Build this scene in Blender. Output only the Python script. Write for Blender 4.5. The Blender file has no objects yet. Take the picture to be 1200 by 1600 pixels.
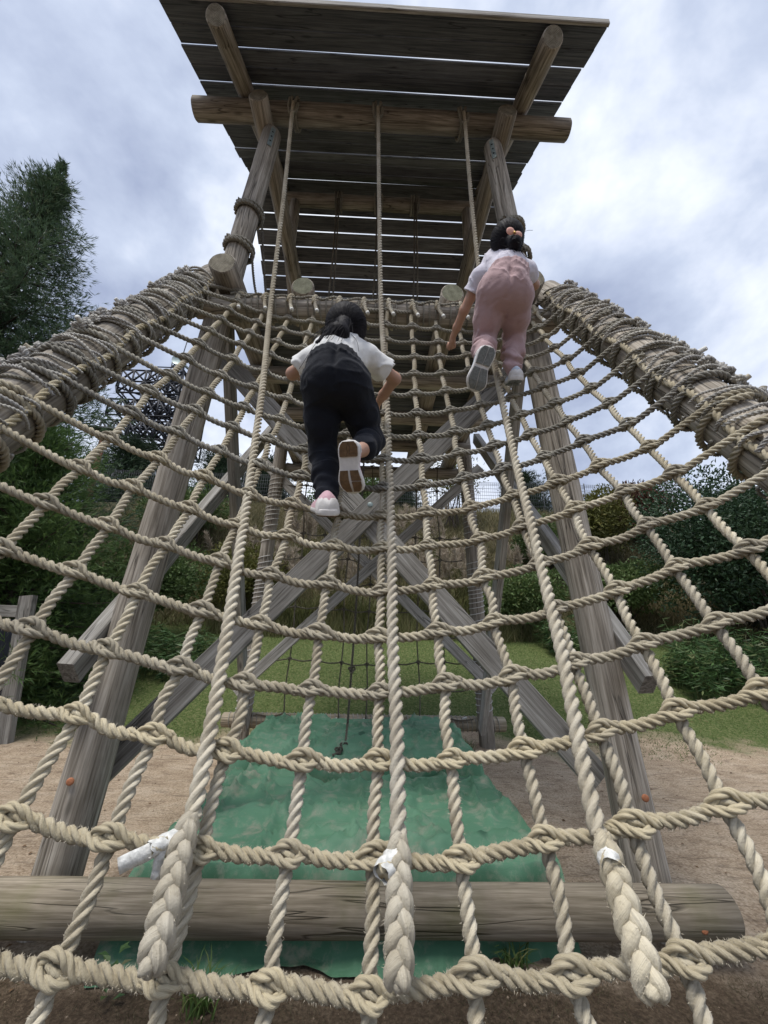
import bpy, math, random
import numpy as np
from mathutils import Matrix, Vector, noise as mnoise

random.seed(7)
rng = np.random.default_rng(7)
scene = bpy.context.scene
COL = scene.collection
PI = math.pi

# ------------------------------------------------------------------ camera
F_PX, PITCH, YAW, ROLL, CX, CH = 627.17, .3137, .02876, .02258, .0175, 1.4
fw = np.array([math.sin(YAW)*math.cos(PITCH), math.cos(YAW)*math.cos(PITCH), math.sin(PITCH)])
rt = np.array([math.cos(YAW), -math.sin(YAW), 0.])
up = np.cross(rt, fw)
r2 = rt*math.cos(ROLL)+up*math.sin(ROLL)
u2 = -rt*math.sin(ROLL)+up*math.cos(ROLL)
cd = bpy.data.cameras.new('camera')
cam = bpy.data.objects.new('camera', cd)
COL.objects.link(cam)
cd.sensor_fit = 'VERTICAL'
cd.sensor_height = 24.0
cd.lens = F_PX/1600*24.0
cd.clip_start = .02
cd.clip_end = 3000
cam.matrix_world = Matrix([[r2[i], u2[i], -fw[i], (CX, 0, CH)[i]] for i in range(3)]+[[0, 0, 0, 1]])
scene.camera = cam

# ------------------------------------------------------------------ sky and sun
SUN_EL, SUN_AZ = math.radians(68), math.radians(215)     # a high sun behind thin cloud, a little behind the camera
w = bpy.data.worlds.new('World')
scene.world = w
w.use_nodes = True
nt = w.node_tree
nt.nodes.clear()
def wn(t, **k):
    n = nt.nodes.new(t)
    for a, b in k.items():
        setattr(n, a, b)
    return n
wo = wn('ShaderNodeOutputWorld')
bg = wn('ShaderNodeBackground')
sky = wn('ShaderNodeTexSky', sky_type='NISHITA', sun_disc=False, sun_elevation=SUN_EL, sun_rotation=SUN_AZ)
tc = wn('ShaderNodeTexCoord')
mp = wn('ShaderNodeMapping')
mp.inputs['Scale'].default_value = (1.0, 1.0, 1.25)
mp.inputs['Location'].default_value = (3.1, .35, .2)
n1 = wn('ShaderNodeTexNoise')
n1.inputs['Scale'].default_value = 2.7
n1.inputs['Detail'].default_value = 6
n1.inputs['Roughness'].default_value = .56
n1.inputs['Distortion'].default_value = .15
rmp = wn('ShaderNodeValToRGB')
e = rmp.color_ramp.elements
e[0].position = .32
e[0].color = (3.0, 3.5, 5.0, 1)
e[1].position = .7
e[1].color = (9.3, 9.7, 10.5, 1)
m = e.new(.5)
m.color = (5.3, 5.95, 7.4, 1)
mx = wn('ShaderNodeMix', data_type='RGBA')
mx.inputs['Factor'].default_value = .9               # thin gaps of sky through an almost closed cloud deck
L = nt.links.new
L(tc.outputs['Generated'], mp.inputs['Vector'])
L(mp.outputs[0], n1.inputs['Vector'])
L(n1.outputs['Fac'], rmp.inputs['Fac'])
L(sky.outputs[0], mx.inputs[6])
L(rmp.outputs[0], mx.inputs[7])
L(mx.outputs[2], bg.inputs['Color'])
L(bg.outputs[0], wo.inputs['Surface'])
bg.inputs['Strength'].default_value = .055

sl = bpy.data.lights.new('sun', 'SUN')
sl.energy = 1.5
sl.angle = math.radians(20)
sl.color = (1.0, .96, .9)
so = bpy.data.objects.new('sun', sl)
COL.objects.link(so)
# direction towards the sun (Nishita: rotation 0 = +Y, clockwise)
sd = Vector((math.sin(SUN_AZ)*math.cos(SUN_EL), math.cos(SUN_AZ)*math.cos(SUN_EL), math.sin(SUN_EL)))
so.rotation_euler = sd.to_track_quat('Z', 'Y').to_euler()
so.location = (0, -5, 20)

vs = scene.view_settings
vs.view_transform = 'Standard'
vs.look = 'None'
vs.gamma = 1
vs.exposure = 1.22
vs.use_curve_mapping = False
scene.render.engine = 'CYCLES'
scene.render.resolution_x, scene.render.resolution_y = 768, 1024

# ------------------------------------------------------------------ helpers
def V3(*a): return np.array(a, float)
def nrm(v):
    v = np.asarray(v, float)
    return v/np.maximum(np.linalg.norm(v, axis=-1, keepdims=True), 1e-9)

def mesh_np(name, V, F, uv=None, smooth=True, mats=(), mi=None, rnd=None):
    """V (n,3); F = list of (m,k) index arrays"""
    me = bpy.data.meshes.new(name)
    V = np.asarray(V, np.float32)
    F = [np.asarray(f, np.int32) for f in F if len(f)]
    me.vertices.add(len(V))
    me.vertices.foreach_set('co', V.ravel())
    idx = np.concatenate([f.ravel() for f in F])
    tot = np.concatenate([np.full(len(f), f.shape[1], np.int32) for f in F])
    st = np.concatenate([[0], np.cumsum(tot)[:-1]]).astype(np.int32)
    me.loops.add(len(idx))
    me.loops.foreach_set('vertex_index', idx)
    me.polygons.add(len(tot))
    me.polygons.foreach_set('loop_start', st)
    me.polygons.foreach_set('loop_total', tot)
    me.polygons.foreach_set('use_smooth', np.full(len(tot), smooth, bool))
    for m_ in mats:
        me.materials.append(m_)
    if mi is not None:
        me.polygons.foreach_set('material_index', np.asarray(mi, np.int32))
    if uv is not None:
        l = me.uv_layers.new(name='UVMap')
        l.data.foreach_set('uv', np.asarray(uv, np.float32)[idx].ravel())
    if rnd is not None:
        a = me.attributes.new('rnd', 'FLOAT', 'POINT')
        a.data.foreach_set('value', np.asarray(rnd, np.float32))
    me.update(calc_edges=True)
    return me

class Parts:                       # gathers several shapes into ONE mesh
    def __init__(s):
        s.V, s.F, s.U, s.R, s.n = [], [], [], [], 0
    def add(s, V, F, uv=None, r=None):
        V = np.asarray(V, float)
        for f in F:
            if len(f):
                s.F.append(np.asarray(f)+s.n)
        s.V.append(V)
        s.U.append(np.zeros((len(V), 2)) if uv is None else uv)
        s.R.append(np.full(len(V), random.random()) if r is None else r)
        s.n += len(V)
        return s
    def mesh(s, name, mat, smooth=True):
        return mesh_np(name, np.concatenate(s.V), s.F, np.concatenate(s.U), smooth, [mat], None, np.concatenate(s.R))

def link(name, me, parent=None, mat4=None):
    o = bpy.data.objects.new(name, me)
    COL.objects.link(o)
    if mat4 is not None:
        o.matrix_world = mat4
    if parent is not None:
        o.parent = parent
        wm = Matrix.Identity(4)
        p = parent
        while p is not None:
            wm = p.matrix_basis @ wm
            p = p.parent
        o.matrix_basis = wm.inverted() @ (mat4 if mat4 is not None else Matrix.Identity(4))
    return o

def tag(o, label, cat, group=None, kind=None):
    o['label'] = label
    o['category'] = cat
    if group: o['group'] = group
    if kind: o['kind'] = kind
    return o

def thing(name, label, cat, loc=(0, 0, 0), group=None):
    o = bpy.data.objects.new(name, None)
    COL.objects.link(o)
    o.location = loc
    o.empty_display_size = .1
    return tag(o, label, cat, group)

def frame(A, B, hint=(0, 0, 1)):
    A, B = np.asarray(A, float), np.asarray(B, float)
    x = nrm(B-A)
    z = np.asarray(hint, float)
    if abs(x@z/np.linalg.norm(z)) > .97:
        z = V3(0, 1, 0)
    y = nrm(np.cross(z, x))
    z = np.cross(x, y)
    return Matrix([[x[i], y[i], z[i], A[i]] for i in range(3)]+[[0, 0, 0, 1]])

def fbm(P, seed=0.0, octv=4, sc=1.0):
    """cheap smooth noise: warped sums of sines, about -1..1"""
    P = np.asarray(P, float)*sc
    out = np.zeros(P.shape[:-1])
    amp = 1.0
    tot = 0
    rr = np.random.default_rng(int(seed*1000)+11)
    for o in range(octv):
        k = nrm(rr.normal(size=(4, 3)))
        ph = rr.uniform(0, 6.28, 4)
        f = 2.0**o
        a = P@k[0]*f*2+ph[0]
        b = P@k[1]*f*2.3+ph[1]
        c = P@k[2]*f*1.7+ph[2]
        out += amp*(np.sin(a+1.7*np.sin(b))*np.cos(c+1.3*np.sin(P@k[3]*f*1.9+ph[3])))
        tot += amp
        amp *= .55
    return out/tot*1.4

def catmull(P, per=12):
    P = np.asarray(P, float)
    Q = np.vstack([2*P[0]-P[1], P, 2*P[-1]-P[-2]])
    t = np.linspace(0, 1, per, endpoint=False)[:, None]
    out = []
    for i in range(1, len(Q)-2):
        a, b, c, d = Q[i-1], Q[i], Q[i+1], Q[i+2]
        out.append(.5*((2*b)+(c-a)*t+(2*a-5*b+4*c-d)*t**2+(3*b-a-3*c+d)*t**3))
    out.append(P[-1:])
    return np.vstack(out)

def resample(P, step):
    P = np.asarray(P, float)
    s = np.concatenate([[0], np.cumsum(np.linalg.norm(np.diff(P, axis=0), axis=1))])
    n = max(3, int(s[-1]/step)+1)
    t = np.linspace(0, s[-1], n)
    return np.stack([np.interp(t, s, P[:, i]) for i in range(3)], -1), t

def sweep(P, s, radius, theta, rad, twist, ref, cap=True):
    """sweep a closed outline (theta, rad) along P; twist(s) rotates it"""
    n, k = len(P), len(theta)
    T = nrm(np.gradient(P, axis=0))
    ref = np.asarray(ref, float)
    if ref.ndim == 1 and np.linalg.norm(ref) == 0:      # parallel transport
        N = np.zeros_like(P)
        a = V3(0, 0, 1) if abs(T[0, 2]) < .9 else V3(1, 0, 0)
        v = nrm(a-T[0]*(a@T[0]))
        N[0] = v
        for i in range(1, n):
            v = v-T[i]*(v@T[i])
            v = v/max(np.linalg.norm(v), 1e-9)
            N[i] = v
    else:
        rr_ = np.broadcast_to(ref, P.shape)
        N = nrm(rr_-T*(rr_*T).sum(-1, keepdims=True))
    B = np.cross(T, N)
    ang = theta[None, :]+twist[:, None]
    R = np.broadcast_to(np.asarray(radius, float), (n,))[:, None]*rad[None, :]
    V = P[:, None]+R[..., None]*(np.cos(ang)[..., None]*N[:, None]+np.sin(ang)[..., None]*B[:, None])
    i = np.arange(n-1)[:, None]*k
    j = np.arange(k)[None, :]
    j2 = (j+1) % k
    Q = np.stack([i+j, i+j2, i+k+j2, i+k+j], -1).reshape(-1, 4)
    uv = np.stack(np.broadcast_arrays(np.arange(k)[None, :]/k, s[:, None]), -1).reshape(-1, 2)
    F = [Q]
    if cap:
        F += [np.arange(k)[::-1][None], (np.arange(k)+(n-1)*k)[None]]
    return V.reshape(-1, 3), F, uv

def lobes(offs, deep):
    th, rd = [], []
    rho = 1/2.155
    ee = 1.155*rho
    for l in range(3):
        for o in offs:
            a = math.radians(o)
            q = max(rho*rho-(ee*math.sin(a))**2, 0)
            th.append(math.radians(120*l+o))
            rd.append(max(ee*math.cos(a)+math.sqrt(q), deep))
    return np.array(th), np.array(rd)
LOBE_HI = lobes((-60, -47, -25, 0, 25, 47), .36)
LOBE_MD = lobes((-60, -32, 0, 32), .40)
CIRC = {k: (np.arange(k)*2*PI/k, np.ones(k)) for k in (5, 6, 8, 10, 12, 16, 20)}

def rope(path, D, ref=(0, 0, 0), pitch=2.3, q=1, dense=True, step=None, radius=None, tw0=None):
    """three-strand laid rope as real twisted geometry"""
    P = catmull(path, 8) if dense else np.asarray(path, float)
    P, s = resample(P, step or D*(.2 if q else .3))
    th, rd = LOBE_HI if q else LOBE_MD
    tw = s*2*PI/(pitch*D)+(random.random()*6 if tw0 is None else tw0)
    return sweep(P, s, D/2 if radius is None else radius(s/s[-1])*D/2, th, rd, tw, ref)

def tube(path, r, k=8, ref=(0, 0, 0), step=None, dense=True):
    P = catmull(path, 6) if dense else np.asarray(path, float)
    if step: P, s = resample(P, step)
    else: s = np.concatenate([[0], np.cumsum(np.linalg.norm(np.diff(P, axis=0), axis=1))])
    rr_ = r(s/s[-1]) if callable(r) else r
    th, rd = CIRC[k]
    return sweep(P, s, rr_, th, rd, np.zeros(len(P)), ref)

def ropes_mesh(name, mat, *rs):
    p = Parts()
    for r_ in rs:
        p.add(*r_)
    return p.mesh(name, mat)

# ------------------------------------------------------------------ materials
class NT:
    def __init__(s, name):
        s.m = bpy.data.materials.new(name)
        s.m.use_nodes = True
        s.t = s.m.node_tree
        s.b = s.t.nodes['Principled BSDF']
        s.b.inputs['Roughness'].default_value = .85
        s.b.inputs['Specular IOR Level'].default_value = .25
        s.o = s.t.nodes['Material Output']
    def n(s, t, ins=None, **k):
        x = s.t.nodes.new(t)
        for a, b in k.items(): setattr(x, a, b)
        for a, b in (ins or {}).items():
            if hasattr(b, 'is_output'): s.t.links.new(b, x.inputs[a])
            else: x.inputs[a].default_value = b
        return x
    def l(s, a, b): s.t.links.new(a, b)
    def coord(s, out='Object', scale=(1, 1, 1), rand=True):
        c = s.n('ShaderNodeTexCoord').outputs[out]
        if rand:
            r = s.n('ShaderNodeObjectInfo').outputs['Random']
            v = s.n('ShaderNodeVectorMath', {0: r, 1: (37., 23., 31.)}, operation='MULTIPLY').outputs[0]
            c = s.n('ShaderNodeVectorMath', {0: c, 1: v}, operation='ADD').outputs[0]
        return s.n('ShaderNodeVectorMath', {0: c, 1: scale}, operation='MULTIPLY').outputs[0]
    def noise(s, v, sc, det=4, rough=.55, dist=0.):
        return s.n('ShaderNodeTexNoise', {'Vector': v, 'Scale': sc, 'Detail': det, 'Roughness': rough, 'Distortion': dist}).outputs['Fac']
    def ramp(s, f, *st):
        r = s.n('ShaderNodeValToRGB', {'Fac': f})
        el = r.color_ramp.elements
        while len(el) < len(st): el.new(.5)
        for x, (p, c) in zip(el, st):
            x.position = p
            x.color = (*c, 1) if not isinstance(c, (int, float)) else (c, c, c, 1)
        return r.outputs[0]
    def mix(s, f, a, b, mode='MIX'):
        x = s.n('ShaderNodeMix', data_type='RGBA', blend_type=mode)
        for i, vv in ((0, f), (6, a), (7, b)):
            if hasattr(vv, 'is_output'): s.l(vv, x.inputs[i])
            elif i: x.inputs[i].default_value = (*vv, 1)
            else: x.inputs[i].default_value = vv
        return x.outputs[2]
    def math(s, op, a, b=0.):
        return s.n('ShaderNodeMath', {0: a, 1: b}, operation=op).outputs[0]
    def bump(s, h, dist=.003, st=1.):
        x = s.n('ShaderNodeBump', {'Height': h, 'Distance': dist, 'Strength': st})
        s.l(x.outputs[0], s.b.inputs['Normal'])
    def col(s, c):
        if hasattr(c, 'is_output'): s.l(c, s.b.inputs['Base Color'])
        else: s.b.inputs['Base Color'].default_value = (*c, 1)
        return s

def wood_mat(name, dark, mid, light, green=0.0, gs=11.):
    """weathered timber, the grain runs along local X"""
    t = NT(name)
    c = t.coord(scale=(1, 1, 1))
    c1 = t.n('ShaderNodeVectorMath', {0: c, 1: (.55, gs, gs)}, operation='MULTIPLY').outputs[0]
    c2 = t.n('ShaderNodeVectorMath', {0: c, 1: (3., 90, 90)}, operation='MULTIPLY').outputs[0]
    c3 = t.n('ShaderNodeVectorMath', {0: c, 1: (.9, 16, 16)}, operation='MULTIPLY').outputs[0]
    big = t.noise(c1, 1.0, 5, .62, 2.2)
    fine = t.noise(c2, 1.0, 3, .6, .3)
    blot = t.noise(c, 2.2, 4, .6)
    a = t.ramp(big, (.36, dark), (.5, mid), (.63, light))
    a = t.mix(.4, a, t.ramp(fine, (.36, dark), (.62, light)))
    a = t.mix(t.math('MULTIPLY', t.ramp(blot, (.48, 0.), (.72, 1.)), .4), a, dark)
    # drying checks: thin dark lines along the grain
    ck = t.noise(c3, 1.0, 2, .4, .6)
    line = t.ramp(ck, (.484, 0.), (.5, 1.), (.516, 0.))
    msk = t.ramp(t.noise(c, 1.3, 2), (.42, 0.), (.55, 1.))
    line = t.math('MULTIPLY', line, msk)
    a = t.mix(t.math('MULTIPLY', line, .75), a, tuple(x*.25 for x in dark))
    # knots
    vo = t.n('ShaderNodeTexVoronoi', {'Vector': t.n('ShaderNodeVectorMath', {0: c, 1: (1.7, 5.5, 5.5)}, operation='MULTIPLY').outputs[0], 'Scale': 1.0})
    kn = t.ramp(vo.outputs['Distance'], (.05, 1.), (.12, 0.))
    a = t.mix(t.math('MULTIPLY', kn, .6), a, tuple(x*.4 for x in dark))
    if green:
        g = t.ramp(t.noise(c, 1.7, 5, .6), (.5, 0.), (.72, 1.))
        a = t.mix(t.math('MULTIPLY', g, green), a, (.11, .115, .035))
    rnd_ = t.n('ShaderNodeObjectInfo').outputs['Random']
    a = t.mix(1., a, t.ramp(rnd_, (0., .72), (1., 1.22)), 'MULTIPLY')
    t.col(a)
    h = t.math('ADD', t.math('MULTIPLY', fine, .5), t.math('MULTIPLY', big, .6))
    h = t.math('SUBTRACT', h, t.math('MULTIPLY', line, 1.6))
    t.bump(h, .004, .8)
    return t.m

def end_mat(name, a, b):
    """sawn log end: growth rings round the local X axis, with cracks"""
    t = NT(name)
    c = t.coord(rand=False)
    cx = t.n('ShaderNodeVectorMath', {0: c, 1: (0, 1, 1)}, operation='MULTIPLY').outputs[0]
    ns = t.noise(t.coord(), 9., 3)
    d = t.n('ShaderNodeVectorMath', {0: cx}, operation='LENGTH').outputs['Value']
    d = t.math('ADD', d, t.math('MULTIPLY', ns, .012))
    rings = t.math('SINE', t.math('MULTIPLY', d, 620.))
    col = t.ramp(t.math('ADD', t.math('MULTIPLY', rings, .22), t.math('MULTIPLY', t.noise(t.coord(), 22., 4), 1.0)), (.3, a), (.75, b))
    t.col(col)
    t.bump(t.math('ADD', rings, t.noise(t.coord(), 60., 3)), .0015, .7)
    return t.m

M = {}
M['log'] = wood_mat('weathered_log', (.105, .088, .066), (.275, .24, .194), (.49, .445, .38))
M['log_green'] = wood_mat('mossy_log', (.12, .098, .066), (.235, .198, .145), (.37, .32, .245), .6, 7.)
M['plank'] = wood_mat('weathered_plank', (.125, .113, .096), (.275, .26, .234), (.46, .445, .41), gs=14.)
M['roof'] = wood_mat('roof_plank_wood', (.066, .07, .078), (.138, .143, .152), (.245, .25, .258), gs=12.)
M['end'] = end_mat('log_end_grain', (.12, .105, .075), (.32, .29, .22))
M['end_g'] = end_mat('mossy_log_end_grain', (.11, .11, .07), (.30, .30, .21))

def rope_mat(name, a, b, c):
    t = NT(name)
    uv = t.n('ShaderNodeUVMap').outputs[0]
    fv = t.n('ShaderNodeVectorMath', {0: uv, 1: (70., 26., 1.)}, operation='MULTIPLY').outputs[0]
    fib = t.noise(fv, 1.0, 3, .6)
    o = t.coord(rand=False)
    big = t.noise(o, 7., 4, .6)
    fz = t.noise(o, 260., 3, .7)
    cc = t.ramp(big, (.3, a), (.52, b), (.72, c))
    cc = t.mix(.35, cc, t.ramp(fib, (.3, a), (.7, c)))
    cc = t.mix(t.math('MULTIPLY', t.ramp(t.noise(o, 2.3, 3), (.45, 0.), (.7, 1.)), .35), cc, a)
    cc = t.mix(t.math('MULTIPLY', t.ramp(t.noise(o, 45., 4, .7), (.56, 0.), (.7, 1.)), .4), cc, tuple(x*.6 for x in a))
    rnd_ = t.n('ShaderNodeObjectInfo').outputs['Random']
    cc = t.mix(1., cc, t.ramp(rnd_, (0., (.80, .80, .82)), (1., (1.08, 1.07, 1.04))), 'MULTIPLY')
    t.col(cc)
    t.b.inputs['Roughness'].default_value = .95
    t.b.inputs['Specular IOR Level'].default_value = .1
    t.b.inputs['Sheen Weight'].default_value = .15
    t.bump(t.math('ADD', fib, t.math('MULTIPLY', fz, 1.1)), .0018, .9)
    return t.m
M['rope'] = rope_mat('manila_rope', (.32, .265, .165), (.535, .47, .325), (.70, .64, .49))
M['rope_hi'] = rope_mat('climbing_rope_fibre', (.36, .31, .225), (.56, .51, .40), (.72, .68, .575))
M['rope_gr'] = rope_mat('weathered_shaded_rope', (.17, .16, .13), (.315, .298, .25), (.49, .47, .41))  # weathered grey; on the upper net rows it also carries painted underside shade
M['rope_up'] = rope_mat('upright_manila_rope', (.335, .285, .195), (.545, .49, .37), (.70, .655, .54))
M['rope_mid'] = rope_mat('greyed_shaded_manila_rope', (.245, .21, .145), (.44, .395, .295), (.62, .575, .46))  # in-between tone: greying plus row shade put into the colour
M['rope_lt'] = rope_mat('grey_white_cord', (.31, .30, .27), (.50, .485, .45), (.70, .685, .65))  # paler and greyer than the net ropes
M['rope_dk'] = rope_mat('dark_rope', (.075, .065, .05), (.15, .135, .105), (.25, .23, .185))
M['rope_wh'] = rope_mat('white_cord', (.42, .42, .40), (.58, .58, .56), (.72, .72, .7))

def plain(name, c, rough=.6, spec=.3, metal=0., var=.12, sc=30., bump=0., bd=.001):
    t = NT(name)
    n = t.noise(t.coord(rand=True), sc, 4, .6)
    t.col(t.ramp(n, (.3, tuple(x*(1-var) for x in c)), (.7, tuple(min(1, x*(1+var)) for x in c))))
    t.b.inputs['Roughness'].default_value = rough
    t.b.inputs['Specular IOR Level'].default_value = spec
    t.b.inputs['Metallic'].default_value = metal
    if bump: t.bump(n, bd, bump)
    return t.m
M['tape'] = plain('white_tape', (.60, .60, .57), .75, .2, 0, .28, 70., 1., .004)
M['galv'] = plain('galvanised_steel', (.30, .36, .35), .45, .5, .6, .2, 40.)
M['plug'] = plain('orange_plastic_plug', (.42, .17, .085), .6, .3, 0, .2, 50.)
M['dark'] = plain('dark_hole', (.01, .01, .01), .9)
M['steel'] = plain('dark_painted_steel', (.02, .023, .032), .6, .4, .2, .25, 8.)
M['wire'] = plain('fence_wire', (.09, .095, .10), .6, .4, .4, .2, 8.)
M['rust'] = plain('rusty_brown_paint', (.13, .06, .04), .8, .2, 0, .3, 6., .5, .003)
M['skin'] = plain('skin', (.44, .26, .185), .5, .35, 0, .06, 25.)
M['skin'].node_tree.nodes['Principled BSDF'].inputs['Subsurface Weight'].default_value = .12
M['skin'].node_tree.nodes['Principled BSDF'].inputs['Subsurface Radius'].default_value = (.012, .005, .003)

def cloth_mat(name, c, var=.1, weave=900., rough=.9, sheen=.2, bd=.0006):
    t = NT(name)
    o = t.coord(rand=False)
    n = t.noise(o, 14., 4, .6)
    f = t.noise(o, weave, 2, .6)
    t.col(t.mix(.3, t.ramp(n, (.3, tuple(x*(1-var) for x in c)), (.7, tuple(x*(1+var) for x in c))),
                t.ramp(f, (.3, tuple(x*.75 for x in c)), (.7, tuple(min(1, x*1.2) for x in c)))))
    t.b.inputs['Roughness'].default_value = rough
    t.b.inputs['Sheen Weight'].default_value = sheen
    fold = t.noise(o, 38., 3, .5, .8)
    t.bump(t.math('ADD', t.math('MULTIPLY', fold, 4.), f), bd, 1.)
    return t.m
M['navy'] = cloth_mat('black_cotton', (.0075, .0095, .0155), .2, sheen=.06)
M['white'] = cloth_mat('white_cotton', (.74, .74, .725), .04)
M['lilac'] = cloth_mat('pale_lilac_cotton', (.62, .60, .68), .05)
M['pink'] = cloth_mat('dusty_pink_cotton', (.42, .29, .295), .09)
M['shoe_pink'] = cloth_mat('pink_shoe_mesh', (.66, .42, .47), .1)
M['shoe_blue'] = cloth_mat('pale_blue_shoe', (.52, .60, .70), .08)
M['sole_w'] = plain('white_midsole', (.66, .64, .62), .6, .3, 0, .12, 30.)
M['sole_b'] = plain('brown_rubber', (.13, .075, .035), .55, .4, 0, .35, 70., 1., .003)
M['sole_g'] = plain('grey_rubber', (.17, .18, .175), .55, .4, 0, .35, 90., 1., .003)
M['bow'] = cloth_mat('peach_bow_fabric', (.78, .44, .36), .1)
M['gold'] = plain('gold_bead', (.6, .4, .12), .35, .5, .6)

def hair_mat():
    t = NT('dark_hair')
    uv = t.coord(rand=False)
    n = t.noise(t.n('ShaderNodeVectorMath', {0: uv, 1: (260., 260., 30.)}, operation='MULTIPLY').outputs[0], 1., 3, .6)
    t.col(t.ramp(n, (.3, (.004, .004, .006)), (.7, (.016, .014, .017))))
    t.b.inputs['Roughness'].default_value = .6
    t.b.inputs['Specular IOR Level'].default_value = .12
    t.bump(n, .002, .8)
    return t.m
M['hair'] = hair_mat()

def tarp_mat():
    t = NT('green_tarpaulin')
    o = t.coord(rand=True)
    n = t.noise(o, 1.1, 5, .55)
    d = t.noise(o, 9.0, 8, .75, .2)
    a = t.ramp(n, (.3, (.06, .155, .088)), (.55, (.10, .23, .14)), (.75, (.165, .31, .205)))
    dirt = t.ramp(d, (.5, 0.), (.66, 1.))
    a = t.mix(t.math('MULTIPLY', dirt, .55), a, (.30, .31, .245))
    sand = t.ramp(t.noise(o, 4.5, 9, .8, .1), (.55, 0.), (.66, 1.))
    a = t.mix(t.math('MULTIPLY', sand, .45), a, (.34, .29, .22))
    st = t.ramp(t.noise(o, 1.3, 3, .5, .3), (.70, 0.), (.715, 1.))
    a = t.mix(t.math('MULTIPLY', st, .6), a, (.012, .05, .035))
    t.col(a)
    t.b.inputs['Roughness'].default_value = .62
    t.b.inputs['Specular IOR Level'].default_value = .3
    c = t.noise(t.n('ShaderNodeVectorMath', {0: o, 1: (1., 2.6, 1.)}, operation='MULTIPLY').outputs[0], 3.2, 4, .45, 1.6)
    t.bump(t.math('ADD', c, t.math('MULTIPLY', t.noise(o, 300., 2), .08)), .009, .8)
    return t.m
M['tarp'] = tarp_mat()

def leaf_mat(name, dark, light, dry=None, trans=.25, rough=.6):
    t = NT(name)
    r = t.n('ShaderNodeAttribute', attribute_name='rnd').outputs['Fac']
    big = t.noise(t.coord(rand=False), .9, 3)
    st = [(.0, dark), (.75, light)]
    if dry: st += [(.97, dry)]
    c = t.ramp(r, *st)
    c = t.mix(.4, c, t.ramp(big, (.35, dark), (.65, light)))
    t.col(c)
    t.b.inputs['Roughness'].default_value = rough
    t.b.inputs['Specular IOR Level'].default_value = .3
    tr = t.n('ShaderNodeBsdfTranslucent', {'Color': c})
    ms = t.n('ShaderNodeMixShader', {'Fac': trans, 1: t.b.outputs[0], 2: tr.outputs[0]})
    t.l(ms.outputs[0], t.o.inputs['Surface'])
    return t.m
M['cedar'] = leaf_mat('cedar_foliage', (.034, .068, .038), (.11, .165, .085), (.17, .155, .09))
M['cedar2'] = leaf_mat('young_cedar_foliage', (.03, .07, .02), (.11, .18, .055))
M['ever'] = leaf_mat('dark_evergreen_leaf', (.014, .034, .018), (.05, .092, .045), None, .15, .4)
M['shrub'] = leaf_mat('shrub_leaf', (.04, .075, .025), (.13, .19, .065), (.21, .2, .09))
M['yellow'] = leaf_mat('yellowing_leaf', (.05, .065, .015), (.15, .15, .04), (.2, .15, .05))
M['red'] = leaf_mat('reddish_leaf', (.05, .03, .02), (.135, .065, .045), (.10, .09, .04))
M['sasa'] = leaf_mat('bamboo_grass_leaf', (.025, .065, .022), (.09, .16, .055), (.2, .18, .09), .2, .4)
M['grass'] = leaf_mat('lawn_blade', (.045, .09, .02), (.12, .185, .05), (.22, .2, .09), .3)
M['drygrass'] = leaf_mat('dry_grass_blade', (.06, .05, .03), (.15, .125, .075), (.07, .09, .03), .3)
M['pampas'] = leaf_mat('pampas_blade', (.07, .085, .03), (.2, .2, .085), (.40, .33, .2), .3)
M['bankgrass'] = leaf_mat('bank_grass_blade', (.07, .075, .03), (.22, .19, .09), (.40, .33, .21), .3)
M['plume'] = leaf_mat('pampas_plume', (.30, .25, .19), (.52, .45, .36), None, .4, .9)
M['bark'] = wood_mat('tree_bark', (.03, .022, .017), (.065, .05, .04), (.11, .09, .075), gs=8.)
M['pine'] = leaf_mat('far_pine_foliage', (.012, .028, .016), (.04, .065, .032))

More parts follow.
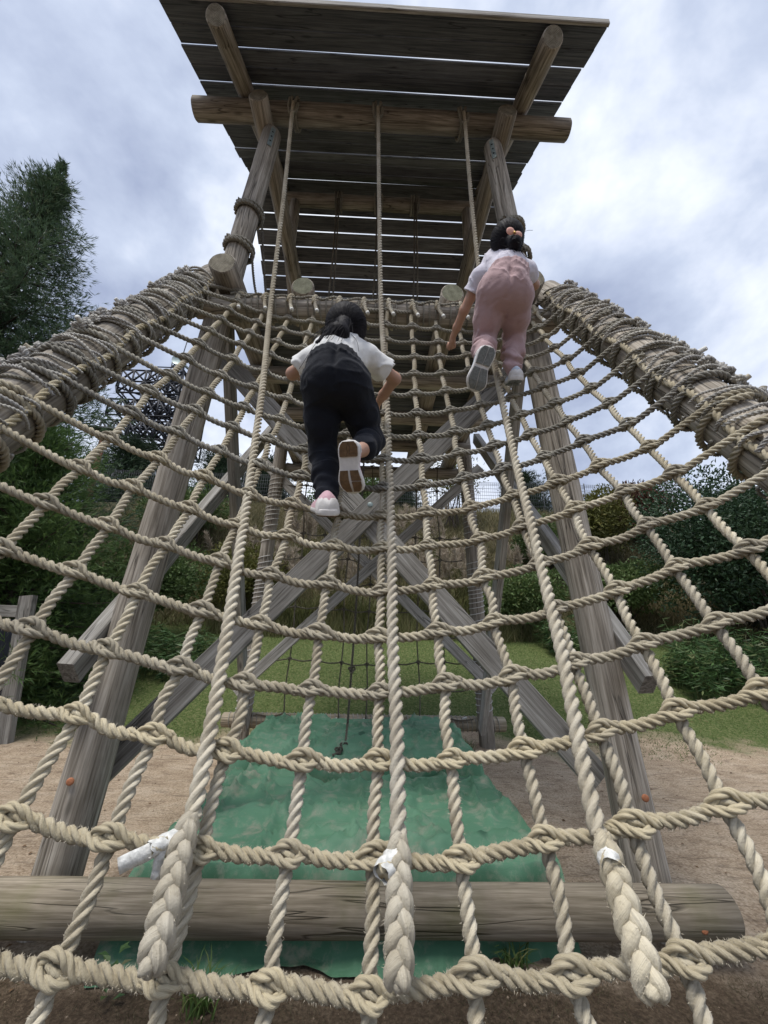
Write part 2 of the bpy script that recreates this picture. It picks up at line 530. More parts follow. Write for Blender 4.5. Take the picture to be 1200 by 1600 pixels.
def ground_mat():
    t = NT('earth_and_lawn')
    o = t.n('ShaderNodeTexCoord').outputs['Object']
    sx = t.n('ShaderNodeSeparateXYZ', {0: o})
    b = t.noise(o, .55, 5, .6)
    m_ = t.noise(o, 3.2, 6, .62)
    f = t.noise(o, 60., 5, .7)
    g = t.noise(o, 240., 3, .6)
    dirt = t.ramp(m_, (.33, (.26, .18, .115)), (.5, (.52, .40, .28)), (.67, (.69, .575, .44)))
    dirt = t.mix(.55, dirt, t.ramp(f, (.36, (.17, .115, .072)), (.5, (.50, .385, .27)), (.64, (.75, .63, .49))))
    st = t.noise(t.n('ShaderNodeVectorMath', {0: o, 1: (1.1, 4.0, 1.)}, operation='MULTIPLY').outputs[0], 4., 5, .65, .8)
    dirt = t.mix(t.math('MULTIPLY', t.ramp(st, (.52, 0.), (.66, 1.)), .55), dirt, (.14, .1, .07))
    lawn = t.ramp(t.noise(o, 26., 5, .7), (.36, (.05, .075, .02)), (.5, (.105, .145, .042)), (.68, (.22, .20, .10)))
    y = t.math('ADD', sx.outputs['Y'], t.math('MULTIPLY', t.math('SUBTRACT', b, .5), 2.6))
    y = t.math('ADD', y, t.math('MULTIPLY', t.math('SUBTRACT', m_, .5), 1.2))
    ax = t.math('ABSOLUTE', sx.outputs['X'])
    y = t.math('ADD', y, t.math('MULTIPLY', ax, .12))
    k = t.n('ShaderNodeMapRange', {'Value': y, 'From Min': 6.45, 'From Max': 7.1}).outputs[0]
    c = t.mix(k, dirt, lawn)
    # damp dark soil with dead grass in front of the log
    yn = t.math('ADD', sx.outputs['Y'], t.math('MULTIPLY', t.math('SUBTRACT', m_, .5), .6))
    k2 = t.n('ShaderNodeMapRange', {'Value': yn, 'From Min': 2.2, 'From Max': 2.55}).outputs[0]
    soil = t.ramp(f, (.3, (.05, .034, .022)), (.5, (.12, .085, .055)), (.72, (.22, .165, .11)))
    c = t.mix(k2, soil, c)
    k3 = t.n('ShaderNodeMapRange', {'Value': y, 'From Min': 11.6, 'From Max': 12.8}).outputs[0]
    c = t.mix(k3, c, t.ramp(t.noise(o, 9., 5, .7), (.35, (.03, .027, .012)), (.65, (.095, .08, .042))))
    t.col(c)
    t.b.inputs['Roughness'].default_value = .95
    h = t.math('ADD', t.math('MULTIPLY', t.noise(o, 11., 3, .5), 3.2), t.math('MULTIPLY', f, 1.2))
    h = t.math('ADD', h, t.math('ADD', g, t.math('MULTIPLY', st, 1.3)))
    t.bump(h, .014, .9)
    return t.m
M['ground'] = ground_mat()

# ------------------------------------------------------------------ terrain
def sstep(x):
    x = np.clip(x, 0, 1)
    return x*x*(3-2*x)
def terrain(x, y):
    x, y = np.asarray(x, float), np.asarray(y, float)
    z = 1.55*sstep((y-5.6)/6.0)+5.4*sstep((y-10.6)/6.6)
    z = z+.035*np.sin(x*1.3+1)*np.cos(y*1.1)*sstep((y-2.5)/1.5)+.012*np.sin(x*4.1+y*2.2)+.010*np.sin(x*2.3-y*5.7+1.)
    return z
xs = np.concatenate([-np.geomspace(900, 8, 22), np.linspace(-7.6, 7.6, 120), np.geomspace(8, 900, 22)])
ys = np.concatenate([[-600, -200, -60, -20, -8, -4], np.linspace(-2, 18, 170), np.geomspace(19, 1500, 24)])
X, Y = np.meshgrid(xs, ys)
GV = np.stack([X, Y, terrain(X, Y)], -1).reshape(-1, 3)
nx, ny = len(xs), len(ys)
i = (np.arange(ny-1)[:, None]*nx+np.arange(nx-1)[None]).reshape(-1)
g = link('ground', mesh_np('ground', GV, [np.stack([i, i+1, i+nx+1, i+nx], -1)], mats=[M['ground']]))
g['kind'] = 'structure'
g['label'] = 'bare brown earth rising into a grassy bank behind the tower'

# ------------------------------------------------------------------ timber pieces
def log_mesh(name, Lg, r0, r1, mat, end, k=20, seed=0, bow=.0):
    n = max(6, int(Lg/.22)+2)
    rr = np.random.default_rng(seed+100)
    s = np.linspace(0, Lg, n)
    th = np.arange(k)*2*PI/k
    ph = rr.uniform(0, 6.28, 4)
    base = r0+(r1-r0)*s/Lg
    lump = 1+.018*np.sin(s*2.1+ph[0])+.012*np.sin(s*5.3+ph[1])
    out = 1+.02*np.cos(2*th+ph[2])[None]+.015*np.cos(3*th[None]+ph[3]+s[:, None]*.8)+rr.normal(0, .004, (n, k))
    R = (base*lump)[:, None]*out
    cy = bow*np.sin(s/Lg*PI)
    ch = min(.012, r0*.12)
    S, RR, CY = [0.], [R[0]*(1-ch/r0)], [0.]
    S += [ch]; RR += [R[0]]; CY += [cy[0]]
    for q in range(1, n-1):
        S.append(s[q]); RR.append(R[q]); CY.append(cy[q])
    S += [Lg-ch, Lg]; RR += [R[-1], R[-1]*(1-ch/r1)]; CY += [cy[-1], 0.]
    S, RR, CY = np.array(S), np.array(RR), np.array(CY)
    m_ = len(S)
    V = np.stack([np.broadcast_to(S[:, None], RR.shape), CY[:, None]+RR*np.cos(th), RR*np.sin(th)], -1).reshape(-1, 3)
    ii = np.arange(m_-1)[:, None]*k
    j = np.arange(k)[None]
    Q = np.stack([ii+j, ii+(j+1) % k, ii+k+(j+1) % k, ii+k+j], -1).reshape(-1, 4)
    # end discs with own vertices so that the arris stays crisp
    a0 = len(V)
    V = np.vstack([V, V[:k], V[-k:]])
    F = [Q, (a0+np.arange(k)[::-1])[None], (a0+k+np.arange(k))[None]]
    mi = np.concatenate([np.zeros(len(Q)), [1, 1]])
    return mesh_np(name, V, F, mats=[mat, end], mi=mi)

def log(name, A, B, r0, r1=None, parent=None, mat='log', end='end', seed=None, k=20):
    A, B = np.asarray(A, float), np.asarray(B, float)
    me = log_mesh(name, float(np.linalg.norm(B-A)), r0, r1 or r0, M[mat], M[end], k, seed if seed is not None else random.randint(0, 9999))
    return link(name, me, parent, frame(A, B))

def plank_mesh(name, Lg, wd, th, mat, seed=0, warp=.004, n=5):
    rr = np.random.default_rng(seed+5)
    c = min(.006, th*.2)
    y, z = wd/2, th/2
    prof = np.array([(-y+c, -z), (y-c, -z), (y, -z+c), (y, z-c), (y-c, z), (-y+c, z), (-y, z-c), (-y, -z+c)])
    s = np.linspace(0, Lg, n)
    V = []
    ph = rr.uniform(0, 6.28, 2)
    for q, x in enumerate(s):
        wz = warp*math.sin(x*1.7+ph[0])
        wy = warp*.5*math.sin(x*1.1+ph[1])
        V.append(np.column_stack([np.full(8, x), prof[:, 0]+wy, prof[:, 1]+wz]))
    V = np.vstack(V)
    k = 8
    ii = np.arange(n-1)[:, None]*k
    j = np.arange(k)[None]
    Q = np.stack([ii+j, ii+(j+1) % k, ii+k+(j+1) % k, ii+k+j], -1).reshape(-1, 4)
    F = [Q, np.arange(k)[::-1][None], (np.arange(k)+(n-1)*k)[None]]
    return mesh_np(name, V, F, smooth=False, mats=[mat])

def plank(name, A, B, wd, th, hint, parent, mat='plank', warp=.003):
    A, B = np.asarray(A, float), np.asarray(B, float)
    me = plank_mesh(name, float(np.linalg.norm(B-A)), wd, th, M[mat], random.randint(0, 9999), warp)
    return link(name, me, parent, frame(A, B, hint))

def disc(name, C, N, r, h, parent, mat, k=14, dome=.3):
    C, N = np.asarray(C, float), nrm(N)
    Mx = frame(C, C+N)
    th, _ = CIRC[16]
    rings = [(0, r), (h*.7, r), (h, r*.75), (h*1.05, 0.001)]
    V = np.vstack([np.column_stack([np.full(16, x), q*np.cos(th), q*np.sin(th)]) for x, q in rings])
    i = np.arange(3)[:, None]*16
    j = np.arange(16)[None]
    Q = np.stack([i+j, i+(j+1) % 16, i+16+(j+1) % 16, i+16+j], -1).reshape(-1, 4)
    return link(name, mesh_np(name, V, [Q], mats=[M[mat]]), parent, Mx)

# ------------------------------------------------------------------ the tower
YM = 4.361                                   # ridge line; the frame is mirrored about it
tower = thing('climbing_tower', 'tall weathered log climbing tower with a plank gable roof', 'play tower', (0, YM, 0))
def fpost(s, z):                             # axis of a front post
    t = z/7.
    return V3(s*(1.5805-.3816*t), 2.6292+.3412*t, z)
def rpost(s, z):
    t = z/6.62
    return V3(s*(1.70-.33*t), 6.22-.52*t, z)
for s in (-1, 1):
    log('post', fpost(s, -.25), fpost(s, 6.66), .116, .098, tower, seed=11+s)
    log('post', rpost(s, -.25), rpost(s, 6.66), .11, .095, tower, 'log', seed=21+s)
    log('roof_beam', (s*1.30, 2.655, 6.735), (s*1.30, 6.07, 6.735), .10, .097, tower, seed=31+s)
    log('rafter', (s*1.53, 2.10, 6.705), (s*1.53, YM-.03, 8.04), .098, .09, tower, seed=41+s)
    log('rafter', (s*1.53, 2*YM-2.10, 6.705), (s*1.53, YM+.03, 8.04), .098, .09, tower, seed=51+s)
    log('king_post', (s*1.30, YM, 6.80), (s*1.30, YM, 7.66), .08, .08, tower, seed=61+s)
    log('platform_beam', (s*1.245, 2.47, 4.245), (s*1.245, 6.30, 4.245), .112, .108, tower, seed=71+s)
    log('platform_beam', (s*.635, 2.655, 4.245), (s*.635, 6.1, 4.245), .10, .10, tower, end='end_g', seed=81+s)
log('crossbeam', (-2.09, 2.92, 6.955), (2.09, 2.92, 6.955), .11, .104, tower, seed=5)
log('crossbeam', (-2.09, 2*YM-2.92, 6.955), (2.09, 2*YM-2.92, 6.955), .105, .104, tower, seed=6)
log('ridge_beam', (-1.62, YM, 7.725), (1.62, YM, 7.725), .10, .095, tower, seed=7)
NLOG = (2.715, 4.035, .098)                  # y, z, r of the log the net hangs on
log('net_log', (-1.52, NLOG[0], NLOG[1]), (1.55, NLOG[0], NLOG[1]), NLOG[2], NLOG[2], tower, seed=8)
log('net_log', (-1.6, 6.02, 4.035), (1.6, 6.02, 4.035), .095, .095, tower, seed=9)
log('foot_log', (-2.28, 2.385, .20), (1.80, 2.385, .195), .104, .098, tower, 'log_green', seed=10, k=28)
log('foot_log', (-1.98, 6.27, .33), (1.98, 6.27, .33), .095, .095, tower, 'log_green', seed=12)
# side rails that carry the net
RAIL = {-1: (V3(-1.5, 2.80, 4.392), nrm(V3(0, -.61, -1.))), 1: (V3(1.55, 2.745, 4.338), nrm(V3(0, -.633, -1.)))}
RR = .117
for s in (-1, 1):
    P0, d = RAIL[s]
    log('rail', P0-d*.16, P0+d*5.02, RR*.97, RR*1.03, tower, seed=90+s, k=24)
    log('peg', P0-d*.04+V3(0, .05, .10), P0-d*.04+V3(s*.12, .10, .14), .022, .022, tower, seed=95+s, k=8)
# roof boards: 12 on each slope, running across
e0, g0 = V3(0, 2.0624, 6.8059+.02), V3(0, YM, 8.1679+.02)
sl_len = float(np.linalg.norm(g0-e0))
dsl = (g0-e0)/sl_len
PT = sl_len/12
SEAM = {0: {2: .0215, 4: .022, 9: .020}, 1: {11: .002, 12: .012}}
for side in (0, 1):
    for k in range(12):
        sm = lambda i_: SEAM[side].get(i_, .005 if side == 0 else .015)
        lo_, hi_ = PT*k+sm(k)/2, PT*(k+1)-sm(k+1)/2
        c = e0+dsl*((lo_+hi_)/2)
        n_ = V3(0, -dsl[2], dsl[1])
        jx = random.uniform(-.02, .02)
        A, B = c+V3(-2.035+jx, 0, 0), c+V3(2.035+jx, 0, 0)
        h = n_-dsl*.02 if side == 0 else n_.copy()
        if side:
            A[1], B[1] = 2*YM-A[1], 2*YM-B[1]
            h[1] = -h[1]
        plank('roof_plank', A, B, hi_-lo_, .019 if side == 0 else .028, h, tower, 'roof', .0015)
# fascia board that closes the front eave
plank('eave_board', e0+V3(-2.03, -.022, -.0), e0+V3(2.03, -.022, -.0), .07, .03, (0, -1, .0), tower, 'plank', .001)
# platform floor and its front board
plank('floor_edge_board', (-1.25, 2.83, 4.163), (1.27, 2.83, 4.163), .06, .05, (0, 0, 1), tower, 'plank', .001)
for k in range(14):
    y = 3.0+k*.212
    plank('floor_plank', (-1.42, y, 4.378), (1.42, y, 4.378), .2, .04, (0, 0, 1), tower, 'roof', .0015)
for y in (3.6, 4.35, 5.1):
    log('floor_joist', (-1.36, y, 4.04), (1.36, y, 4.04), .085, .085, tower, 'log', k=14)
# cross bracing, front frame
plank('brace', (-1.60, 2.835, .60), (1.36, 2.99, 3.86), .175, .046, (0, -1, .05), tower)
plank('brace', (1.50, 2.885, .60), (-1.36, 3.035, 3.78), .175, .046, (0, -1, .05), tower)
# rear frame
plank('brace', (-1.78, 5.98, .72), (1.72, 5.86, 4.10), .15, .045, (0, 1, 0), tower)
plank('brace', (1.80, 6.04, .80), (-1.76, 5.92, 4.10), .15, .045, (0, 1, 0), tower)
# side frames
for s in (-1, 1):
    plank('side_brace', (s*1.635, 2.44, 1.20), (s*1.56, 5.45, 4.40), .15, .09, (s, 0, .1), tower, 'plank')
    plank('side_brace', (s*1.40, 3.0, 4.35), (s*1.57, 5.95, .30), .14, .08, (s, 0, .1), tower, 'plank')
for P, n_ in (((-.005, 2.87, 2.385), (0, -1, .05)),):
    disc('bolt', P, n_, .022, .008, tower, 'galv')
for P, n_ in (((-1.545, 2.53, .66), (.15, -1, 0)), ((1.555, 2.52, .62), (-.1, -1, .0)), ((-1.90, 2.295, .185), (0, -1, .1)), ((1.60, 2.298, .175), (0, -1, .15)), ((1.70, 6.10, .33), (0, -1, 0)), ((-1.70, 6.10, .33), (0, -1, 0))):
    disc('plug', P, n_, .019, .008, tower, 'plug')
# galvanised straps where the front posts meet the roof beams
for s in (-1, 1):
    top = fpost(s, 6.45)
    nn = nrm(V3(-s*.55, -1, 0))
    c = top+nn*.104
    pm = Parts()
    A = fpost(s, 6.30)+nn*.1065
    B = fpost(s, 6.60)+nn*.1065
    me = plank_mesh('strap', float(np.linalg.norm(B-A)), .045, .006, M['galv'], 1, 0)
    st = link('strap', me, tower, frame(A, B, nn))
    for q in (.25, .5, .75):
        disc('screw', A+(B-A)*q+nn*.002, nn, .009, .005, st, 'dark')

# ------------------------------------------------------------------ front net
NY = np.array([0.979, 1.076, 1.176, 1.273, 1.373, 1.471, 1.578, 1.689, 1.793, 1.893, 1.995, 2.097, 2.197, 2.293, 2.386, 2.472, 2.55, 2.612])
NZ = np.array([0.787, 0.945, 1.103, 1.259, 1.416, 1.581, 1.75, 1.925, 2.105, 2.29, 2.481, 2.685, 2.899, 3.119, 3.336, 3.55, 3.763, 3.977])
NC = [-0.1451, -0.4034, 1.417, 0.3285, 0.7639, -0.568, 0.2026, -0.0667, 0.0823, -0.0418, 0.044, -0.032, -0.0434, 0.0995, -0.0696, 0.3321, -1.2436, -0.1508, -0.0608, -0.1537]
NN = np.arange(18)
def net(n, j):
    """point of the sagging net: n counts the rows upwards, j the upright ropes from the middle"""
    n, j = np.broadcast_arrays(np.asarray(n, float), np.asarray(j, float))
    yc = np.where(n < 0, NY[0]+n*(NY[1]-NY[0]), np.interp(n, NN, NY))
    zc = np.where(n < 0, NZ[0]+n*(NZ[1]-NZ[0]), np.interp(n, NN, NZ))
    m_ = np.maximum(n, 0)/17.
    ww = (np.abs(j)/7.)**2
    a = NC
    x = a[6]*j*(1+a[7]*(1-m_))+a[8]+a[9]*(1-m_)
    return np.stack([x, yc+(a[12]+a[13]*m_)*j/7+ww*(a[0]+a[1]*m_+a[2]*m_*m_)+ww*ww*(a[14]+a[15]*m_+a[16]*m_*m_), zc+(a[10]+a[11]*m_)*j/7+ww*(a[3]+a[4]*m_+a[5]*m_*m_)+ww*ww*(a[17]+a[18]*m_+a[19]*m_*m_)], -1)
def net_frame(n, j):
    P = net(n, j)
    a = nrm(net(n, j+.1)-net(n, j-.1))
    b = nrm(net(n+.1, j)-net(n-.1, j))
    c = nrm(np.cross(a, b))                  # towards the climber
    if c[1] > 0: c = -c
    b = nrm(np.cross(c, a))
    return P, a, b, c
DN = .0335
nett = thing('climbing_net', 'large sagging manila rope net laced between two log rails', 'rope net', (0, .7, .1))
jit = {}
def crossing(n, j):
    k = (n, j)
    if k not in jit:
        P, a, b, c = net_frame(n, j)
        jit[k] = P+a*random.gauss(0, .005)+b*random.gauss(0, .005)
    return jit[k]
ROWS = list(range(-4, 18))
RP, CP = {}, {}
COLS = list(range(-6, 7))
# upright ropes
for j in COLS:
    pts = []
    for n in ROWS:
        P, a, b, c = net_frame(n, j)
        pts.append(crossing(n, j)-c*.006)
        if n < 17:
            Q, a, b, c = net_frame(n+.5, j)
            pts.append(Q-c*.004+a*random.gauss(0, .004))
    CP[j] = catmull(pts, 8)
    P = pts[-1]
    y, z, r = NLOG
    x = P[0]
    R = r+DN*.42
    for al in (185, 150, 110, 60, 10, -40):
        a_ = math.radians(al)
        pts.append(V3(x+(185-al)*.0002, y+R*math.cos(a_), z+R*math.sin(a_)))
    link('upright_rope', ropes_mesh('upright_rope', M['rope_up'], rope(pts, DN, (1, 0, 0), 2.35)), nett)
    # spliced tail with a taped end
    x2 = x+.022
    tail = [V3(x2-.006, y-R, z+.02), V3(x2, y-R-.012, z-.05), V3(x2+.012, y-R-.03, z-.10), V3(x2+.022, y-R-.045, z-.135)]
    sp = link('splice', ropes_mesh('splice', M['rope_hi'], rope(tail, .03, (1, 0, 0), 2.6)), nett)
    link('tape', ropes_mesh('tape', M['tape'], tube([tail[-1], tail[-1]+(tail[-1]-tail[-2])*.6], .015, 8)), sp)

def rail_pt(s, t, al, R):
    P0, d = RAIL[s]
    u0 = V3(-s, 0, 0)
    w0 = V3(0, d[2], -d[1])
    if w0[2] < 0: w0 = -w0
    return P0+d*t+R*(math.cos(al)*u0+math.sin(al)*w0)
def rail_t(s, P):
    P0, d = RAIL[s]
    return float((P-P0)@d)
def row_mat(n): return M['rope'] if n < 3 else M['rope_mid'] if n < 8 else M['rope_gr']  # higher rows darker: older grey plus underside shade painted into the colour
# rows; the ends are wound round the rails
for n in ROWS:
    pts = []
    def wrap(s):
        E_ = net(n, s*7.)
        t0 = rail_t(s, E_)+random.uniform(-.01, .01)
        t0 = max(t0, .17+.03*(17-n))
        seq = []
        turns = random.choice([410, 450, 470])
        for al in range(25, turns, 22):
            seq.append(rail_pt(s, t0-.03+(al-25)/360*random.uniform(.045, .05)-.02, math.radians(al), RR+DN*.47+(.006 if al > 340 else 0)))
        return seq
    core = []
    for j in COLS:
        P, a, b, c = net_frame(n, j)
        K = crossing(n, j)
        core += [K-a*.03+c*.003-b*.003, K+c*.008, K+a*.03+c*.003+b*.003]
        if j < 6:
            Q, a, b, c = net_frame(n, j+.5)
            core.append(.5*Q+.5*(K+crossing(n, j+1))/2+V3(0, 0, -random.uniform(-.001, .007)))
    RP[n] = catmull(core, 8)
    # the left-hand end of the loop above has appended in order, so put it together now
    if n >= 1:
        pts = wrap(-1)[::-1]+core+wrap(1)
    else:
        pts = [net(n, -7.2)]+core+[net(n, 7.2)]
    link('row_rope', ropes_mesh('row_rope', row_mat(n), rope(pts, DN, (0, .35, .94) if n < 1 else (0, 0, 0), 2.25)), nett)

# the hitch where a row is tucked through an upright rope (one shared shape)
def hook(pts, rad):
    P = catmull(np.array(pts)*DN, 9)
    s = np.concatenate([[0], np.cumsum(np.linalg.norm(np.diff(P, axis=0), axis=1))])
    th, rd = LOBE_HI
    rd = .12+.88*rd
    t = s/s[-1]
    R = DN*.5*rad*np.clip(np.minimum(t*6+.45, (1-t)*6+.5), .4, 1)
    return sweep(P, s, R, th, rd, s*2*PI/(2.9*DN), (0, 0, 1))
kn = []
for v in range(9):
    p_ = Parts()
    q = [random.uniform(-.16, .16) for _ in range(6)]
    p_.add(*hook([(-1.9, -.02, .25), (-1.1, -.22+q[0], .55), (-.3, -.60, .85), (.5, -.62+q[1], .78), (1.02, -.28, .35), (.98, .12+q[2], -.25), (.6, .3, -.7)], .84))
    p_.add(*hook([(1.9, .02, .25), (1.1, .30+q[3], .55), (.3, .66, .88), (-.5, .62+q[4], .82), (-1.02, .25, .4), (-.98, -.14+q[5], -.2), (-.6, -.3, -.7)], .84))
    kn.append(p_.mesh('hitch', M['rope']))
KN = {}
for key_ in ('rope', 'rope_mid', 'rope_gr'):
    KN[key_] = []
    for me in kn:
        c_ = me.copy()
        c_.materials.clear()
        c_.materials.append(M[key_])
        KN[key_].append(c_)
for n in ROWS:
    if n > 16 or n < -1: continue
    for j in COLS:
        P, a, b, c = net_frame(n, j)
        K = crossing(n, j)
        ang = random.gauss(0, .12)
        a2 = a*math.cos(ang)+b*math.sin(ang)
        b2 = np.cross(c, a2)
        f = -1 if (j > 3 and random.random() < .15) else 1
        Mx = Matrix([[a2[i]*f, b2[i], c[i]*f, K[i]] for i in range(3)]+[[0, 0, 0, 1]])
        sc = random.uniform(.78, .92)
        Mx = Matrix([[a2[i]*sc*random.uniform(.95, 1.1), b2[i]*sc*.88, c[i]*sc*.92, K[i]] for i in range(3)]+[[0, 0, 0, 1]])
        link('hitch', random.choice(KN['rope' if n < 3 else 'rope_mid' if n < 8 else 'rope_gr']), nett, Mx)  # hitches take the same painted shade as their row

# lacing round the rails: thin cord wound over the rail and the edge rope
def overhand():
    t = np.linspace(0, 2*PI, 40)
    P = np.stack([np.sin(t)+2*np.sin(2*t), np.cos(t)-2*np.cos(2*t), -1.1*np.sin(3*t)], -1)*.0135
    th, rd = LOBE_MD
    s = np.concatenate([[0], np.cumsum(np.linalg.norm(np.diff(P, axis=0), axis=1))])
    return sweep(P, s, .012, th, rd, s*2*PI/.055, (0, 0, 1))
knot_me = ropes_mesh('knot', M['rope_lt'], overhand())
stub_me = None
for s in (-1, 1):
    # edge rope
    ed = [rail_pt(s, t, math.radians(22+6*math.sin(t*9)), RR+.02) for t in np.linspace(.14, 4.4, 46)]
    link('edge_rope', ropes_mesh('edge_rope', M['rope'], rope(ed, DN, (1, 0, 0), 3.0)), nett)
    # main lacing
    t = .16
    turn = 0
    while t < 3.5:
        pts = []
        pit = random.uniform(.08, .16)
        sl_ = random.uniform(-.10, .14)
        R = RR+.011
        a0 = random.uniform(-20, 20)
        for al in range(0, 345, 15):
            a_ = math.radians(al+a0)
            # steps over the edge rope on the inner side
            dl = min(abs((al+a0-22+180) % 360-180), 90)
            extra = .034*max(0, 1-dl/30.)
            wob = .5-.5*math.cos(a_)
            pts.append(rail_pt(s, t+sl_*wob+pit*al/360., a_, R+extra+.004*random.random()))
        link('lacing', ropes_mesh('lacing', M['rope_lt' if turn % 3 else 'rope_gr'], rope(pts, random.choice([.014, .016, .018]), RAIL[s][1], 2.4, 0)), nett)
        t += pit
        turn += 1
    # second layer: cords that run over the top of the rail on a steep slant
    t = .25
    while t < 3.4:
        pts = []
        ln = random.uniform(.08, .2)*random.choice([-1, 1])
        for al in range(15, 215, 14):
            pts.append(rail_pt(s, t+ln*(al-15)/200., math.radians(al), RR+.027+.004*random.random()))
        link('lacing', ropes_mesh('lacing', M['rope_lt'], rope(pts, .021, RAIL[s][1], 2.4, 0)), nett)
        t += random.uniform(.10, .2)
    # knots and taped cord ends along the top of the rail
    t = .22
    while t < 3.2:
        al = math.radians(random.uniform(95, 150))
        P = rail_pt(s, t, al, RR+.03)
        nrm_ = nrm(P-rail_pt(s, t, al, 0))
        q = Vector(nrm_).to_track_quat('Z', 'X').to_matrix().to_4x4() @ Matrix.Rotation(random.uniform(0, 6.28), 4, 'Z')
        q.translation = Vector(P)
        sc = random.uniform(.8, 1.25)
        link('knot', knot_me, nett, q @ Matrix.Scale(sc, 4))
        if random.random() < .25:
            dd = nrm(nrm_+.8*rng.normal(size=3)*V3(.5, .8, .8))
            link('cord_end', ropes_mesh('cord_end', M['tape' if random.random() < .55 else 'rope_hi'], tube([P, P+dd*.03, P+dd*random.uniform(.04, .055)], .0125, 8)), nett)
        t += random.uniform(.06, .13)
# lacing round the top log
x = -1.18
y, z, r = NLOG
while x < 1.2:
    pts = []
    for al in range(0, 361, 20):
        a_ = math.radians(al)
        pts.append(V3(x+.03*al/360, y+(r+.008)*math.cos(a_), z+(r+.008)*math.sin(a_)))
    link('lacing', ropes_mesh('lacing', M['rope_gr'], rope(pts, .014, (1, 0, 0), 3.0, 0)), nett)
    x += random.choice([.035, .05, .09])
link('head_rope', ropes_mesh('head_rope', M['rope_gr'], rope([V3(q, y-r-.012+.004*math.sin(q*40), z+.035+.012*math.sin(q*31)) for q in np.linspace(-1.2, 1.22, 70)], .022, (0, 0, 1), 3.0, 0)), nett)

# loose fibres standing off the nearest ropes
fz = []
for n in range(0, 6):
    for (path, cnt) in [(RP[n], int(3600/(1+.3*n)))]:
        for k in range(cnt):
            q = random.randint(8, len(path)-9)
            P = path[q]+(path[q+1]-path[q])*random.random()
            a = nrm(path[q+1]-path[q])
            o = rng.normal(size=3)
            o = nrm(o-a*(o@a))
            fz.append((P+o*DN*.44, nrm(o+.9*a*random.uniform(-1, 1)), a))
for j in COLS:
    for k in range(800):
        q = int(random.random()**1.6*len(CP[j])*.55)+4
        path = CP[j]
        P = path[q]+(path[q+1]-path[q])*random.random()
        a = nrm(path[q+1]-path[q])
        o = rng.normal(size=3)
        o = nrm(o-a*(o@a))
        fz.append((P+o*DN*.44, nrm(o+.9*a*random.uniform(-1, 1)), a))
B_ = np.array([q[0] for q in fz]); D_ = np.array([q[1] for q in fz]); S_ = np.array([q[2] for q in fz])
ln = rng.uniform(.002, .0065, (len(fz), 1))
wd = .0007
FV = np.stack([B_-S_*wd, B_+S_*wd, B_+D_*ln], 1).reshape(-1, 3)
fo = link('fibre_fuzz', mesh_np('fibre_fuzz', FV, [np.arange(len(FV)).reshape(-1, 3)], np.zeros((len(FV), 2)), mats=[M['rope_hi']]), nett)
fo['kind'] = 'stuff'

# ------------------------------------------------------------------ climbing ropes
CR = {'left': ([(-0.847, 2.56, 3.95), (-0.683, 2.127, 2.938), (-0.568, 1.782, 2.216), (-0.456, 1.427, 1.633), (-0.388, 1.199, 1.264), (-0.362, 1.092, 1.098), (-0.353, 1.045, 1.027)], [(-0.342, 0.965, 0.934), (-0.336, 0.915, 0.855)], -.975),
      'middle': ([(0.03, 2.53, 3.95), (0.075, 2.202, 2.981), (0.092, 1.891, 2.293), (0.096, 1.551, 1.745), (0.093, 1.332, 1.407), (0.098, 1.186, 1.196), (0.096, 1.085, 1.053), (0.094, 1.041, 0.996)], [(0.091, 0.962, 0.905), (0.086, 0.916, 0.835)], -.065),
      'right': ([(0.864, 2.56, 3.95), (0.774, 2.125, 3.021), (0.71, 1.79, 2.304), (0.65, 1.517, 1.858), (0.607, 1.335, 1.56), (0.578, 1.211, 1.365), (0.531, 1.065, 1.129), (0.513, 0.995, 1.02)], [(0.504, 0.912, 0.924), (0.5, 0.862, 0.855)], .865)}
CL = {'left': 'leftmost of the three pale climbing ropes, frayed white tape at its plaited end',
      'middle': 'central pale climbing rope hanging down the middle of the net',
      'right': 'rightmost of the three pale climbing ropes, passing under the child in pink trousers'}
DC = .041
